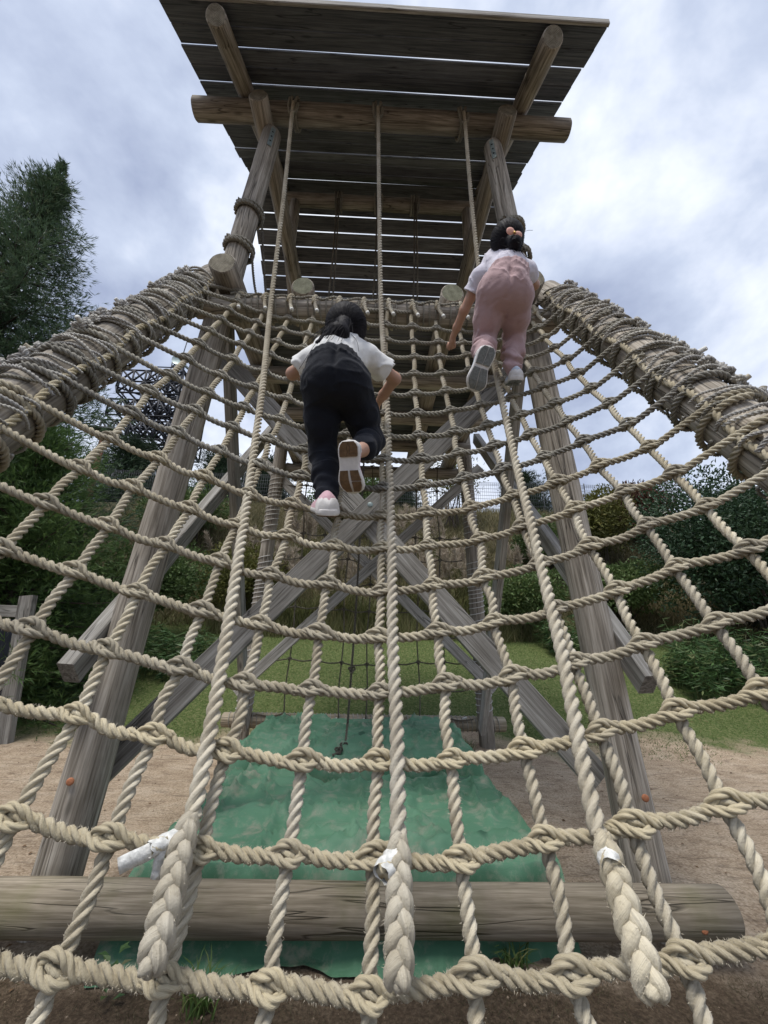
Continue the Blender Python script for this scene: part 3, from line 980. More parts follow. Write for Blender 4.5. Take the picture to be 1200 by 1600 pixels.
for key, (pts, tailp, xt) in CR.items():
    root = thing('climbing_rope', CL[key], 'rope', tuple(pts[-1]), 'climbing ropes lying on the net')
    top = [V3(xt, 2.79, 6.90), V3(xt+.005, 2.77, 6.75), V3(xt+(pts[0][0]-xt)*.5, 2.70, 5.4)]
    full = [np.array(q) for q in top+pts]
    link('line', ropes_mesh('line', M['rope_hi'], rope(full, DC, (1, 0, 0), 2.6)), root)
    # turns round the crossbeam
    for k, dx in enumerate((-.022, .022)):
        lp = [V3(xt+dx+.03*math.sin(a_)*(1 if k else -1)*.4, 2.92+.132*math.cos(a_), 6.955+.132*math.sin(a_)) for a_ in np.linspace(0, 2*PI, 22)]
        link('loop', ropes_mesh('loop', M['rope_gr'], rope(lp, .036, (1, 0, 0), 3.0, 0)), root)
    link('loop', ropes_mesh('loop', M['rope_gr'], rope([V3(xt-.05, 2.80, 7.0), V3(xt-.045, 2.775, 6.85), V3(xt-.03, 2.78, 6.74), V3(xt+.0, 2.765, 6.70), V3(xt+.04, 2.78, 6.76), V3(xt+.05, 2.79, 6.9)], .034, (1, 0, 0), 3., 0)), root)
    # plaited end: three fat strands
    A = np.array(pts[-1])
    ax = [np.array(pts[-1])+V3(0, -.012, .012)]+[np.array(q)+V3(0, -.014, 0) for q in tailp]
    axis, s = resample(catmull(ax, 12), .0035)
    T = nrm(np.gradient(axis, axis=0))
    side = nrm(np.cross(T, V3(0, -.8, .6)))
    outw = np.cross(side, T)
    Lb = s[-1]
    p_ = Parts()
    for q in range(3):
        w_ = 2*PI*s/.105+q*2*PI/3
        env = np.interp(s/Lb, [0, .12, .7, .93, 1], [.5, 1, 1.15, 1.1, .8])
        P = axis+side*(np.sin(w_)*.0145*env)[:, None]+outw*(np.sin(2*w_)*.0095*env)[:, None]
        th, rd = CIRC[12]
        rr_ = .0132*np.interp(s/Lb, [0, .1, .8, .96, 1], [.75, 1, 1.12, 1.05, .55])*(1+.10*np.cos(2*w_))
        # every strand is a bundle of yarns
        prof = 1+.05*np.cos(6*th)
        Vv, Ff, Uu = sweep(P, s, rr_*.93, CIRC[20][0], 1+.045*np.cos(7*CIRC[20][0])+.03*np.cos(3*CIRC[20][0]), s*2*PI/.10, (0, 0, 0))
        Vv = Vv+rng.normal(size=Vv.shape)*.00035
        p_.add(Vv, Ff, Uu)
    # the bight that closes the plait
    e_ = axis[-1]
    if 0: p_.add(*tube([e_-side[-1]*.016-T[-1]*.03, e_-side[-1]*.0155-T[-1]*.004, e_+T[-1]*.008, e_+side[-1]*.0155-T[-1]*.004, e_+side[-1]*.016-T[-1]*.03], .0135, 12, step=.006))
    po = link('plaited_end', p_.mesh('plaited_end', M['rope_up']), root)
    PV = np.concatenate(p_.V)
    lp, _s = resample(catmull(full[2:], 8), .01)
    lp = lp[len(lp)//2:]
    nf = 1500
    i1 = rng.integers(0, len(PV), nf)
    i2 = rng.integers(0, len(lp), nf)
    o1 = nrm(rng.normal(size=(nf, 3)))
    Bf = np.vstack([PV[i1], lp[i2]+o1*DC*.42])
    Df = np.vstack([nrm(rng.normal(size=(nf, 3))), nrm(o1+rng.normal(size=(nf, 3))*.6)])
    Sf = nrm(np.cross(Df, rng.normal(size=Df.shape)))*.0005
    Lf = rng.uniform(.003, .009, (2*nf, 1))
    fv = np.stack([Bf-Sf, Bf+Sf, Bf+Df*Lf], 1).reshape(-1, 3)
    fo2 = link('fibre_fuzz', mesh_np('fibre_fuzz', fv, [np.arange(len(fv)).reshape(-1, 3)], np.zeros((len(fv), 2)), mats=[M['rope_hi']]), root)
    fo2['kind'] = 'stuff'
    # taped rope end sticking out of the plait
    sdir = {'left': nrm(V3(-.75, -.62, -.25)), 'middle': nrm(V3(-.62, -.72, -.38)), 'right': nrm(V3(-.25, -.9, -.35))}[key]
    b0 = A+V3(0, -.02, -.012)
    sl2 = {'left': .07, 'middle': .06, 'right': .045}[key]
    rr_ = {'left': .016, 'middle': .0225, 'right': .0225}[key]
    tp, st = resample(np.array([b0, b0+sdir*sl2]), .006)
    th, rd = CIRC[16]
    rad_ = rr_*.92*(1+.05*np.sin(st*300))
    v_, f_, u_ = sweep(tp, st, rad_, th, 1+.07*np.cos(3*th), st*60, (0, 0, 1), cap=False)
    v_ = v_+rng.normal(size=v_.shape)*.0002
    v_[-16:] += sdir*(rng.uniform(-.004, .003, (16, 1)))      # torn edge
    v_[:16] -= sdir*(rng.uniform(-.002, .004, (16, 1)))
    tpo = link('taped_end', ropes_mesh('taped_end', M['tape'], (v_, f_, u_)), root)
    link('cut_fibres', ropes_mesh('cut_fibres', M['rope'], rope([b0+sdir*sl2*.55, b0+sdir*(sl2-.003)], rr_*1.85, (0, 0, 1), 3.)), tpo)
    if key == 'left':          # loose flags of tape
        e1 = b0+sdir*sl2*.6
        for (dv, wv, l_, w_) in ((V3(-.9, -.25, -.42), V3(.3, .1, -.95), .085, .030), (V3(-.12, -.1, -.98), V3(.97, 0, -.1), .062, .02)):
            u_ = np.linspace(0, 1, 9)[:, None]
            dv, wv = nrm(dv), nrm(wv)
            o_ = nrm(np.cross(dv, wv))
            c_ = e1+dv*u_*l_+o_*(.006*np.sin(u_*5))
            rows = [c_-wv*w_/2, c_, c_+wv*w_/2]
            rows[1] = rows[1]+o_*.003
            Vf = np.vstack(rows+[r_+o_*.0012 for r_ in rows])
            n9 = 9
            Q = []
            for a_ in range(2):
                for k in range(8):
                    Q.append((a_*n9+k, a_*n9+k+1, (a_+1)*n9+k+1, (a_+1)*n9+k))
                    b3 = 27
                    Q.append((b3+(a_+1)*n9+k, b3+(a_+1)*n9+k+1, b3+a_*n9+k+1, b3+a_*n9+k))
            for k in range(8):
                Q.append((27+k, 27+k+1, k+1, k))
                Q.append((18+k, 18+k+1, 45+k+1, 45+k))
            for a_ in range(2):
                Q.append((a_*9, (a_+1)*9, 27+(a_+1)*9, 27+a_*9))
                Q.append((8+(a_+1)*9, 8+a_*9, 35+a_*9, 35+(a_+1)*9))
            link('tape_flag', mesh_np('tape_flag', Vf, [np.array(Q)], mats=[M['tape']]), tpo)

# ropes under the ridge
for k, x in enumerate((-.64, -.045, .50)):
    lab = ('doubled grey rope hanging from the ridge beam, left of the middle rope', 'doubled grey rope hanging from the ridge beam, behind the middle climbing rope', 'doubled grey rope hanging from the ridge beam, right of the middle rope')[k]
    root = thing('hanging_rope', lab, 'rope', (x, 4.30, 4.45), 'ropes hanging from the ridge beam')
    for q, dx in enumerate((-.05, -.012, .028)):
        lp = [V3(x+dx, YM+.118*math.cos(a_), 7.725+.122*math.sin(a_)) for a_ in np.linspace(0, 2*PI, 18)]
        link('loop', ropes_mesh('loop', M['rope_gr'], rope(lp, .033, (1, 0, 0), 3., 0)), root)
    link('tail', ropes_mesh('tail', M['rope_gr'], rope([V3(x+.05, YM-.12, 7.75), V3(x+.055, YM-.135, 7.6), V3(x+.045, YM-.13, 7.42)], .036, (1, 0, 0), 3., 0)), root)
    for dx in (-.022, .03):
        link('line', ropes_mesh('line', M['rope_dk'], rope([V3(x+dx*.5, YM-.12, 7.62), V3(x+dx, YM-.10, 6.), V3(x+dx*1.9-.06, YM-.06, 4.42)], .03, (1, 0, 0), 3., 0)), root)

# knotted rope below the platform
root = thing('knotted_rope', 'thin dark knotted rope hanging below the platform onto the green mat', 'rope', (-.2, 4.35, .45))
kp = [V3(-.10, 4.38, 4.30), V3(-.115, 4.38, 3.), V3(-.13, 4.37, 1.8), V3(-.15, 4.36, 1.1), V3(-.165, 4.34, .62)]
link('line', ropes_mesh('line', M['rope_dk'], rope(kp, .026, (1, 0, 0), 3., 0)), root)
link('tail', ropes_mesh('tail', M['rope_dk'], rope([V3(-.165, 4.34, .64), V3(-.18, 4.25, .47), V3(-.23, 4.12, .445), V3(-.27, 4.05, .44)], .026, (0, 0, 1), 3., 0)), root)
kd = knot_me.copy()
kd.materials.clear()
kd.materials.append(M['rope_dk'])
for P in ((-.147, 4.36, 1.13), (-.185, 4.22, .478), (-.225, 4.13, .46)):
    q = Matrix.Rotation(1.2, 4, 'X')
    q.translation = Vector(P)
    link('knot', kd, root, q @ Matrix.Scale(.85, 4))

# rope bands tied round the upper posts
def post_band(s, z, label, tail):
    c = fpost(s, z)
    ax = nrm(fpost(s, z+1)-fpost(s, z))
    u = nrm(np.cross(ax, V3(0, 1, 0)))
    v = np.cross(ax, u)
    root = thing('tied_rope', label, 'rope', tuple(c), 'rope bands tied round the tower posts')
    R = .108+.018
    pts = [c+ax*(.032*a_/(2*PI)-.03+.01*math.sin(a_*1.5))+R*(math.cos(a_)*u+math.sin(a_)*v) for a_ in np.linspace(.4, 4*PI+1.0, 44)]
    link('band', ropes_mesh('band', M['rope_gr'], rope(pts, .043, ax, 2.4, 0)), root)
    if tail:
        st = pts[-1]
        q = [c+R*1.05*(-s*V3(1, 0, 0)*.95)+V3(0, .02, -.05)]
        q = q+[q[0]+(np.array(tail)-q[0])*f+V3(0, 0, -.04*math.sin(f*PI)) for f in (.3, .65, 1.)]
        link('tail', ropes_mesh('tail', M['rope_dk'], rope(q, .026, (1, 0, 0), 3., 0)), root)
post_band(-1, 5.36, 'upper grey rope band round the left front post, its tail hanging down', (-1.05, 3.05, 4.42))
post_band(-1, 4.86, 'lower grey rope band round the left front post, just above the rail', (-1.12, 2.95, 4.42))
post_band(1, 5.32, 'upper grey rope band round the right front post, above the child in pink trousers', None)
post_band(1, 4.92, 'lower grey rope band round the right front post, beside the pink-clad child', None)

# ------------------------------------------------------------------ rear net and its windings
rn = thing('climbing_net', 'small dark rope net hanging at the back of the tower', 'rope net', (0, 6.1, .3))
def rnet(i, k):                    # i across 0..8, k upwards 0..10
    x0 = -1.5+3.0*i/8
    z = .42+k*.365
    f = z/4.1
    sag = .05*math.sin(i/8*PI)
    x = x0*(1.02-.12*f)+.015*math.sin(i*3.1+k*1.7)
    return V3(x, 6.18-.33*f+.10*math.sin(f*PI)+.02*math.sin(i*2.2+k), z-sag*(1-.5*f)+.018*math.sin(i*1.3+k*2.9))
for i_ in range(1, 8):
    pts = [rnet(i_, k) for k in range(0, 11)]
    pts = [V3(pts[0][0]-.07, 6.2, .36)]+pts[0:]
    link('upright_rope', ropes_mesh('upright_rope', M['rope_dk'], rope(pts, .023, (1, 0, 0), 3., 0, step=.012)), rn)
    link('tape', ropes_mesh('tape', M['tape'], tube([pts[0]+V3(.05, -.12, .05), pts[0]+V3(.06, -.13, .0)], .012, 6)), rn)
for k in range(0, 11):
    pts = [rnet(i_, k)+V3(0, 0, 0) for i_ in range(0, 9)]
    pp = []
    for a_, b_ in zip(pts[:-1], pts[1:]):
        pp += [a_, (a_+b_)/2+V3(0, 0, -.022)]
    pp.append(pts[-1])
    link('row_rope', ropes_mesh('row_rope', M['rope_dk'], rope(pp, .023, (0, 0, 1), 3., 0, step=.012)), rn)
    if k in (0, 1, 2, 3):
        link('tape', ropes_mesh('tape', M['tape'], tube([pp[-1]+V3(-.16, -.03, .01), pp[-1]+V3(-.10, -.035, .03)], .011, 6)), rn)
kd2 = kd
for k in range(0, 11):
    for i_ in range(1, 8):
        q = Matrix.Rotation(1.4, 4, 'X')
        q.translation = Vector(rnet(i_, k)+V3(0, -.005, 0))
        link('knot', kd2, rn, q @ Matrix.Scale(.72, 4))
for s in (-1, 1):
    for z0, z1 in ((.45, 1.35), (1.55, 2.6), (2.75, 4.0)):
        pts = []
        tt = z0
        a_ = 0
        while tt < z1:
            c = rpost(s, tt)
            pts.append(c+(.116-.0025*tt)*V3(math.cos(a_), math.sin(a_), .18*math.sin(a_+.6)))
            a_ += 2*PI/16
            tt += (.085+.03*math.sin(tt*5))/16
        link('winding', ropes_mesh('winding', M['rope_wh'], tube(pts, .0058, 5, (0, 0, 1), dense=False)), rn)
pts = []
for a_ in np.arange(0, 2*PI*60, 2*PI/14):
    xx = -1.9+3.8*a_/(2*PI*60)
    if abs(xx) > 1.25 and abs(xx) < 1.62 or True:
        pts.append(V3(xx, 6.27+.10*math.cos(a_), .33+.10*math.sin(a_)))
link('winding', ropes_mesh('winding', M['rope_gr'], tube(pts, .007, 5, (1, 0, 0), dense=False)), rn)

# ------------------------------------------------------------------ crash mats
def mat_obj(name, label, x0, x1, y0, y1, zt, zb, seed, dent=None, skew=0., flare=0.):
    H = zt-zb
    nu, nv = 150, 130
    Wd, Ld = x1-x0, y1-y0
    def prof(n, W, H):
        # distance along a cloth that goes up one side, across and down the other; rounded corners
        s = np.linspace(-H, W+H, n)
        pos = np.clip(s, 0, W)
        drop = np.maximum(np.maximum(-s, s-W), 0)
        return pos, drop
    pu, du = prof(nu, Wd, H)
    pv, dv = prof(nv, Ld, H)
    U, Vv = np.meshgrid(pu, pv)
    DU, DV = np.meshgrid(du, dv)
    drop = np.minimum(np.maximum(DU, DV), H)
    # round the edges
    r = .07
    eu = np.minimum(U, Wd-U)
    ev = np.minimum(Vv, Ld-Vv)
    ed = np.minimum(eu, ev)
    Xx = x0+U+skew*Vv
    Yy = y0+Vv
    Zz = zt-drop-np.where(drop > 0, 0, r*.55*np.clip(1-ed/r, 0, 1)**2)
    Zz = np.where(drop > 0, np.minimum(Zz, zt-r*.55), Zz)
    bul = .045*np.sin(np.clip(drop/H, 0, 1)*PI)
    Xx = Xx+np.where(DU > 0, np.where(U < Wd/2, -1, 1)*bul, 0)
    Yy = Yy+np.where(DV > 0, np.where(Vv < Ld/2, -1, 1)*bul, 0)
    P = np.stack([Xx, Yy, Zz], -1)
    w1 = fbm(P*V3(.8, 3.0, 1.), seed, 3, 1.1)
    w2 = fbm(P*V3(2.2, .8, 1.), seed+1, 2, 1.5)
    ridge = (1-np.abs(fbm(P*V3(.8, 1.9, .8), seed+2, 3, 1.3)))**10
    ridge2 = (1-np.abs(fbm(P*V3(1.7, .8, .8), seed+3, 2, 1.7)))**12
    hh = .013*w1+.009*w2+.06*ridge+.055*ridge2
    topm = np.where(drop > 0, .25, 1)
    for x_s in (x0+Wd*.36, x0+Wd*.69):                # welded seams and long creases
        hh = hh-.016*np.exp(-((P[..., 0]-x_s-.03*np.sin(P[..., 1]*2))/.016)**2)
    for k_, y_s in enumerate((y0+Ld*.3, y0+Ld*.58, y0+Ld*.8)):
        sk_ = (P[..., 0]-x0)/Wd*(.25, -.16, .1)[k_]
        dd_ = (P[..., 1]-y_s-sk_)/.028
        hh = hh+.028*np.exp(-dd_**2)*np.clip(.5+fbm(P, seed+k_, 2, .8), 0, 1)-.012*np.exp(-(dd_-1.8)**2)
    P[..., 2] += hh*topm-.012
    sidef = np.where(drop > 0, 1, 0)*np.clip(drop/H*2, 0, 1)*.03
    P[..., 0] += np.where(DU > 0, np.sin(P[..., 1]*17+2*w1), 0)*sidef*.8
    P[..., 1] += np.where(DV > 0, np.sin(P[..., 0]*13+2*w2), 0)*sidef*.8
    if dent is not None:
        for (dx, dy, dr, dh) in dent:
            q = ((P[..., 0]-dx)**2+((P[..., 1]-dy)*1.6)**2)/dr**2
            P[..., 2] -= dh*np.exp(-q)*topm
    if flare:                      # the tarp runs out on the ground under the foot log
        fl = np.where((DV > 0) & (Vv < Ld/2), np.clip((drop/H-.45)/.55, 0, 1)**1.5, 0)
        P[..., 1] -= fl*(flare+.05*np.sin(P[..., 0]*5))
    P[..., 2] = np.maximum(P[..., 2], zb+.004)
    ii = (np.arange(nv-1)[:, None]*nu+np.arange(nu-1)[None]).reshape(-1)
    me = mesh_np(name, P.reshape(-1, 3), [np.stack([ii, ii+1, ii+nu+1, ii+nu], -1)], mats=[M['tarp']])
    o = link(name, me)
    return tag(o, label, 'crash mat', 'green crash mats under the tower')
mat_obj('crash_mat', 'nearer wrinkled green tarpaulin crash mat, pushed up against the foot log', -1.12, 1.06, 2.60, 4.05, .345, .0, 1.3, [(-.12, 4.1, .5, .10)], .0, .30)
mat_obj('crash_mat', 'farther green tarpaulin crash mat, at the back of the tower', -1.17, 1.02, 4.0, 5.55, .50, .05, 2.7, [(-.2, 3.98, .45, .10)], -.01)

# ------------------------------------------------------------------ implicit surfaces for bodies and clothes
class Field:
    def __init__(s, lo, hi, h):
        s.lo, s.h = np.asarray(lo, float), h
        s.n = np.ceil((np.asarray(hi)-s.lo)/h).astype(int)+1
        s.f = np.full(s.n, .2, np.float32)
    def block(s, lo, hi):
        a = np.clip(np.floor((np.asarray(lo)-s.lo)/s.h).astype(int), 0, s.n-1)
        b = np.clip(np.ceil((np.asarray(hi)-s.lo)/s.h).astype(int)+1, 1, s.n)
        sl = tuple(slice(x, y) for x, y in zip(a, b))
        g = [s.lo[i]+s.h*np.arange(a[i], b[i]) for i in range(3)]
        return sl, np.stack(np.meshgrid(*g, indexing='ij'), -1)
    def put(s, sl, d, k):
        f = s.f[sl]
        if k > 0:
            hh = np.clip(.5+.5*(f-d)/k, 0, 1)
            s.f[sl] = f*(1-hh)+d*hh-k*hh*(1-hh)
        else:
            s.f[sl] = np.minimum(f, d)
    def cone(s, a, b, ra, rb, k=.02, flat=None):
        a, b = np.asarray(a, float), np.asarray(b, float)
        mr = max(ra, rb)+k+.03
        sl, P = s.block(np.minimum(a, b)-mr, np.maximum(a, b)+mr)
        ab = b-a
        t = np.clip(((P-a)@ab)/max(ab@ab, 1e-9), 0, 1)
        d = np.linalg.norm(P-a-t[..., None]*ab, axis=-1)-(ra+(rb-ra)*t)
        s.put(sl, d, k)
        return s
    def chain(s, pts, rad, k=.02):
        for i in range(len(pts)-1):
            s.cone(pts[i], pts[i+1], rad[i], rad[i+1], k)
        return s
    def ell(s, c, ax, r, k=.02):
        """ellipsoid with axes ax (3 rows) and radii r"""
        c, ax, r = np.asarray(c, float), np.asarray(ax, float), np.asarray(r, float)
        mr = r.max()+k+.03
        sl, P = s.block(c-mr, c+mr)
        q = (P-c)@ax.T
        k0 = np.linalg.norm(q/r, axis=-1)
        k1 = np.maximum(np.linalg.norm(q/(r*r), axis=-1), 1e-6)
        s.put(sl, k0*(k0-1)/k1, k)
        return s
    def band(s, th=.045):
        """cells near the surface: index tuple and their points"""
        i = np.nonzero(np.abs(s.f) < th)
        return i, s.lo+s.h*np.stack(i, -1)
    def plane(s, n_, c):
        g = [(s.lo[i]+s.h*np.arange(s.n[i])-c[i])*n_[i] for i in range(3)]
        return (g[0][:, None, None]+g[1][None, :, None]+g[2][None, None, :]).astype(np.float32)
    def cut(s, n_, c):
        s.f = np.maximum(s.f, s.plane(n_, c))
    def mesh(s, name, mat):
        f = s.f
        ins = f < 0
        c = [(i, j, k) for i in (0, 1) for j in (0, 1) for k in (0, 1)]
        n = np.array(f.shape)-1
        cnt = np.zeros(n, np.int8)
        for (i, j, k) in c:
            cnt += ins[i:i+n[0], j:j+n[1], k:k+n[2]]
        act = (cnt > 0) & (cnt < 8)
        I = np.argwhere(act)
        idx = np.full(n, -1, np.int64)
        idx[act] = np.arange(len(I))
        val = {q: f[I[:, 0]+q[0], I[:, 1]+q[1], I[:, 2]+q[2]] for q in c}
        acc = np.zeros((len(I), 3))
        num = np.zeros(len(I))
        for a in c:
            for d in range(3):
                if a[d] == 0:
                    b = list(a)
                    b[d] = 1
                    b = tuple(b)
                    va, vb = val[a], val[b]
                    m_ = (va < 0) != (vb < 0)
                    t = np.where(m_, va/np.where(m_, va-vb, 1), 0)
                    p = np.array(a, float)[None].repeat(len(I), 0)
                    p[:, d] = t
                    acc[m_] += p[m_]
                    num[m_] += 1
        V = s.lo+s.h*(I+acc/num[:, None])
        Q = []
        for d in range(3):
            o1, o2 = [(1, 2), (2, 0), (0, 1)][d]
            sl0 = [slice(None)]*3
            sl1 = [slice(None)]*3
            sl0[d], sl1[d] = slice(0, -1), slice(1, None)
            A, B = ins[tuple(sl0)], ins[tuple(sl1)]
            E_ = np.argwhere(A != B)
            ok = (E_[:, o1] > 0) & (E_[:, o2] > 0) & (E_[:, o1] < n[o1]) & (E_[:, o2] < n[o2])
            E_ = E_[ok]
            fl = A[E_[:, 0], E_[:, 1], E_[:, 2]]
            def at(da, db):
                e2 = E_.copy()
                e2[:, o1] -= da
                e2[:, o2] -= db
                return idx[e2[:, 0], e2[:, 1], e2[:, 2]]
            q = np.stack([at(1, 1), at(0, 1), at(0, 0), at(1, 0)], -1)
            q[~fl] = q[~fl][:, ::-1]
            Q.append(q)
        return mesh_np(name, V, [np.concatenate(Q)], mats=[mat])

def axes3(x, z):
    x = nrm(x)
    z = np.asarray(z, float)
    z = nrm(z-x*(z@x))
    return np.array([x, np.cross(z, x), z])

def grip_hand(F, wrist, P, ra, ax, sc=1.0, thumb=1):
    """palm beside the rope at P (axis ax, radius ra), four fingers closed round it, thumb against them"""
    wrist, P, ax = np.asarray(wrist, float), np.asarray(P, float), nrm(ax)
    ap = wrist-P
    ap = nrm(ap-ax*(ap@ax))                 # from the rope towards the wrist
    sd = np.cross(ax, ap)
    fr = .0075*sc
    R = ra+fr*.9
    knk = []
    for q in range(4):
        o = (q-1.5)*.0155*sc
        ln_ = (1.0, 1.1, 1.05, .85)[q]
        pts = []
        for al in np.linspace(55, 55-235*ln_, 7):
            a_ = math.radians(al)
            pts.append(P+ax*(o+.002*math.sin(al))+R*(math.cos(a_)*ap+math.sin(a_)*sd))
        F.chain(pts, [fr*1.12, fr*1.1, fr*1.05, fr, fr, fr*.95, fr*.85], .004)
        knk.append(pts[0])
    base = (knk[0]+knk[3])/2
    F.chain([wrist, wrist*.5+base*.5+ap*.008, base], [.017*sc, .021*sc, .019*sc], .012)
    F.chain([knk[0]*.8+wrist*.2, knk[0]], [.012*sc, .010*sc], .01)
    F.chain([knk[3]*.8+wrist*.2, knk[3]], [.012*sc, .010*sc], .01)
    # thumb leaves the side of the palm and closes on the other side of the rope
    tb = wrist*.55+base*.45+ax*thumb*.016*sc
    t1 = P+ax*thumb*.026*sc+R*(.6*ap+.8*-sd*1)
    t2 = P+ax*thumb*.014*sc+R*1.15*(-.2*ap-.95*sd)
    F.chain([tb, t1, t2], [.0105*sc, .0095*sc, .008*sc], .005)

def hand_pose(F, wrist, d, n_, sc=1.):
    wrist, d, n_ = np.asarray(wrist, float), nrm(d), nrm(n_)
    sd = np.cross(n_, d)
    F.chain([wrist, wrist+d*.05*sc], [.018*sc, .024*sc], .012)
    for q in range(4):
        b = wrist+d*.055*sc+sd*(q-1.5)*.0155*sc
        l_ = (.05, .057, .053, .042)[q]*sc
        F.chain([b, b+d*l_*.45, b+d*l_*.75+n_*l_*.3, b+d*l_*.8+n_*l_*.65], [.0085*sc, .008*sc, .0075*sc, .0065*sc], .004)
    b = wrist+d*.02*sc+sd*.022*sc
    F.chain([b, b+sd*.018*sc+d*.018*sc, b+sd*.02*sc+d*.038*sc+n_*.01], [.011*sc, .009*sc, .0075*sc], .005)

def shoe(parent, heel, toe, sole_n, Lg, mats, pad):
    """heel and toe lie on the outsole; sole_n points out of the sole"""
    heel, toe = np.asarray(heel, float), np.asarray(toe, float)
    x = nrm(toe-heel)
    z = -nrm(np.asarray(sole_n, float))
    z = nrm(z-x*(z@x))
    y = np.cross(z, x)
    Mx = Matrix([[x[i], y[i], z[i], heel[i]] for i in range(3)]+[[0, 0, 0, 1]])
    t = np.array([0, .02, .06, .14, .25, .38, .5, .62, .74, .84, .92, .97, 1.])
    wl = np.array([.004, .45, .68, .83, .84, .76, .74, .86, .98, .95, .76, .48, .004])*.235*Lg
    cy = np.array([0, 0, 0, 0, .01, .03, .05, .05, .03, .0, -.02, -.025, -.03])*Lg*.5
    def outline(sc):
        a = np.column_stack([t*Lg, cy+wl*sc])
        b = np.column_stack([t*Lg, cy-wl*sc])[::-1]
        return np.vstack([a, b[1:-1]])
    k = len(outline(1))
    ctr = np.array([Lg*.5, 0.])
    def loft(levels, close_top=True, close_bot=True):
        V = []
        for (zz, sc, lift) in levels:
            o = outline(sc)
            o = ctr+(o-ctr)*np.array([.985+.015*sc, 1.])
            zl = zz+lift*(np.clip(o[:, 0]/Lg-.72, 0, 1)**2)*Lg*1.1
            V.append(np.column_stack([o, zl]))
        V = np.vstack(V)
        n = len(levels)
        i = np.arange(n-1)[:, None]*k
        j = np.arange(k)[None]
        Fq = [np.stack([i+j, i+(j+1) % k, i+k+(j+1) % k, i+k+j], -1).reshape(-1, 4)[:, ::-1]]
        h_ = len(t)
        for on, base in ((close_bot, 0), (close_top, (n-1)*k)):
            if on:
                qs = []
                for a in range(h_-1):
                    l0, l1 = a, a+1
                    r0 = (k-a) % k
                    r1 = k-a-1 if a+1 < h_-1 else h_-1
                    qs.append((base+l0, base+l1, base+r1, base+r0))
                qs = np.array(qs)
                Fq.append(qs if base == 0 else qs[:, ::-1])
        return V, Fq
    V, Fq = loft([(.003, .93, 1), (.006, 1.02, 1), (.014, 1.06, 1), (.024, 1.03, .9), (.028, .95, .9)])
    ms = link('midsole', mesh_np('midsole', V, Fq, mats=[mats[1]]), parent, Mx)
    # upper
    tt = np.linspace(0, 1, 17)
    hh = np.interp(tt, [0, .05, .15, .28, .42, .6, .78, .9, .97, 1], [.03, .062, .078, .082, .076, .06, .047, .040, .028, .012])*Lg/.2
    ww = np.interp(tt, t, wl)
    yy = np.interp(tt, t, cy)
    ph = np.linspace(0, PI, 13)
    V = []
    for a in range(17):
        xx = Lg*(.015+.975*tt[a])
        nar = np.interp(tt[a], [0, .2, .4, .6, 1], [.7, .62, .68, .85, .95])
        prof_y = np.cos(ph)*ww[a]*1.02*(1-(1-nar)*np.sin(ph)**2)
        V.append(np.column_stack([np.full(13, xx), yy[a]+prof_y, .02*1+np.sin(ph)**.8*(hh[a]-.012)]))
    V = np.vstack(V)
    i = np.arange(16)[:, None]*13
    j = np.arange(12)[None]
    Q = np.stack([i+j, i+13+j, i+13+j+1, i+j+1], -1).reshape(-1, 4)
    upo = link('upper', mesh_np('upper', V, [Q, np.arange(13)[None], (np.arange(13)+16*13)[::-1][None]], mats=[mats[0]]), parent, Mx)
    hv = V[:5*13].copy()
    hv[:, 1] = hv[:, 1]*1.05
    hv[:, 0] -= .0022
    hv[:, 2] = np.minimum(hv[:, 2], hv[:, 2].max()*.72)
    i4 = np.arange(4)[:, None]*13
    j4 = np.arange(12)[None]
    Q4 = np.stack([i4+j4, i4+13+j4, i4+13+j4+1, i4+j4+1], -1).reshape(-1, 4)
    link('heel_counter', mesh_np('heel_counter', hv, [Q4, np.arange(13)[None]], mats=[mats[1]]), upo, Mx)
    # laces / strap ribs across the instep
    for q in (.46, .53, .60):
        a = np.interp(q, tt, np.arange(17))
        i0 = int(a)
        f = a-i0
        sec = V[i0*13:(i0+1)*13]*(1-f)+V[(i0+1)*13:(i0+2)*13]*f
        pts = sec[3:10]+np.column_stack([np.zeros(7), np.zeros(7), np.full(7, .001)])
        link('lace', ropes_mesh('lace', mats[1], tube(pts, .0028, 6)), upo, Mx)
    # outsole pads
    def padpoly(t0, t1, s0, s1, nseg=6):
        ts = np.linspace(t0, t1, nseg)
        w_ = np.interp(ts, t, wl)
        c_ = np.interp(ts, t, cy)
        A = np.column_stack([ts*Lg, c_+w_*s0])
        B = np.column_stack([ts*Lg, c_+w_*s1])
        lift = (np.clip(ts-.72, 0, 1)**2)*Lg*1.1
        P0 = np.column_stack([A, lift-.0015])
        P1 = np.column_stack([B, lift-.0015])
        up_ = V3(0, 0, .008)
        VV = np.vstack([P0, P1, P0+up_, P1+up_])
        n = nseg
        q = []
        for a in range(n-1):
            q += [(a, a+1, n+a+1, n+a), (2*n+a, 3*n+a, 3*n+a+1, 2*n+a+1), (a, 2*n+a, 2*n+a+1, a+1), (n+a, n+a+1, 3*n+a+1, 3*n+a)]
        q += [(0, n, 3*n, 2*n), (n-1, 3*n-1, 4*n-1, 2*n-1)]
        return VV, np.array(q)
    for pd in pad:
        VV, q = padpoly(*pd)
        link('outsole_pad', mesh_np('outsole_pad', VV, [q], smooth=False, mats=[mats[2]]), ms, Mx)

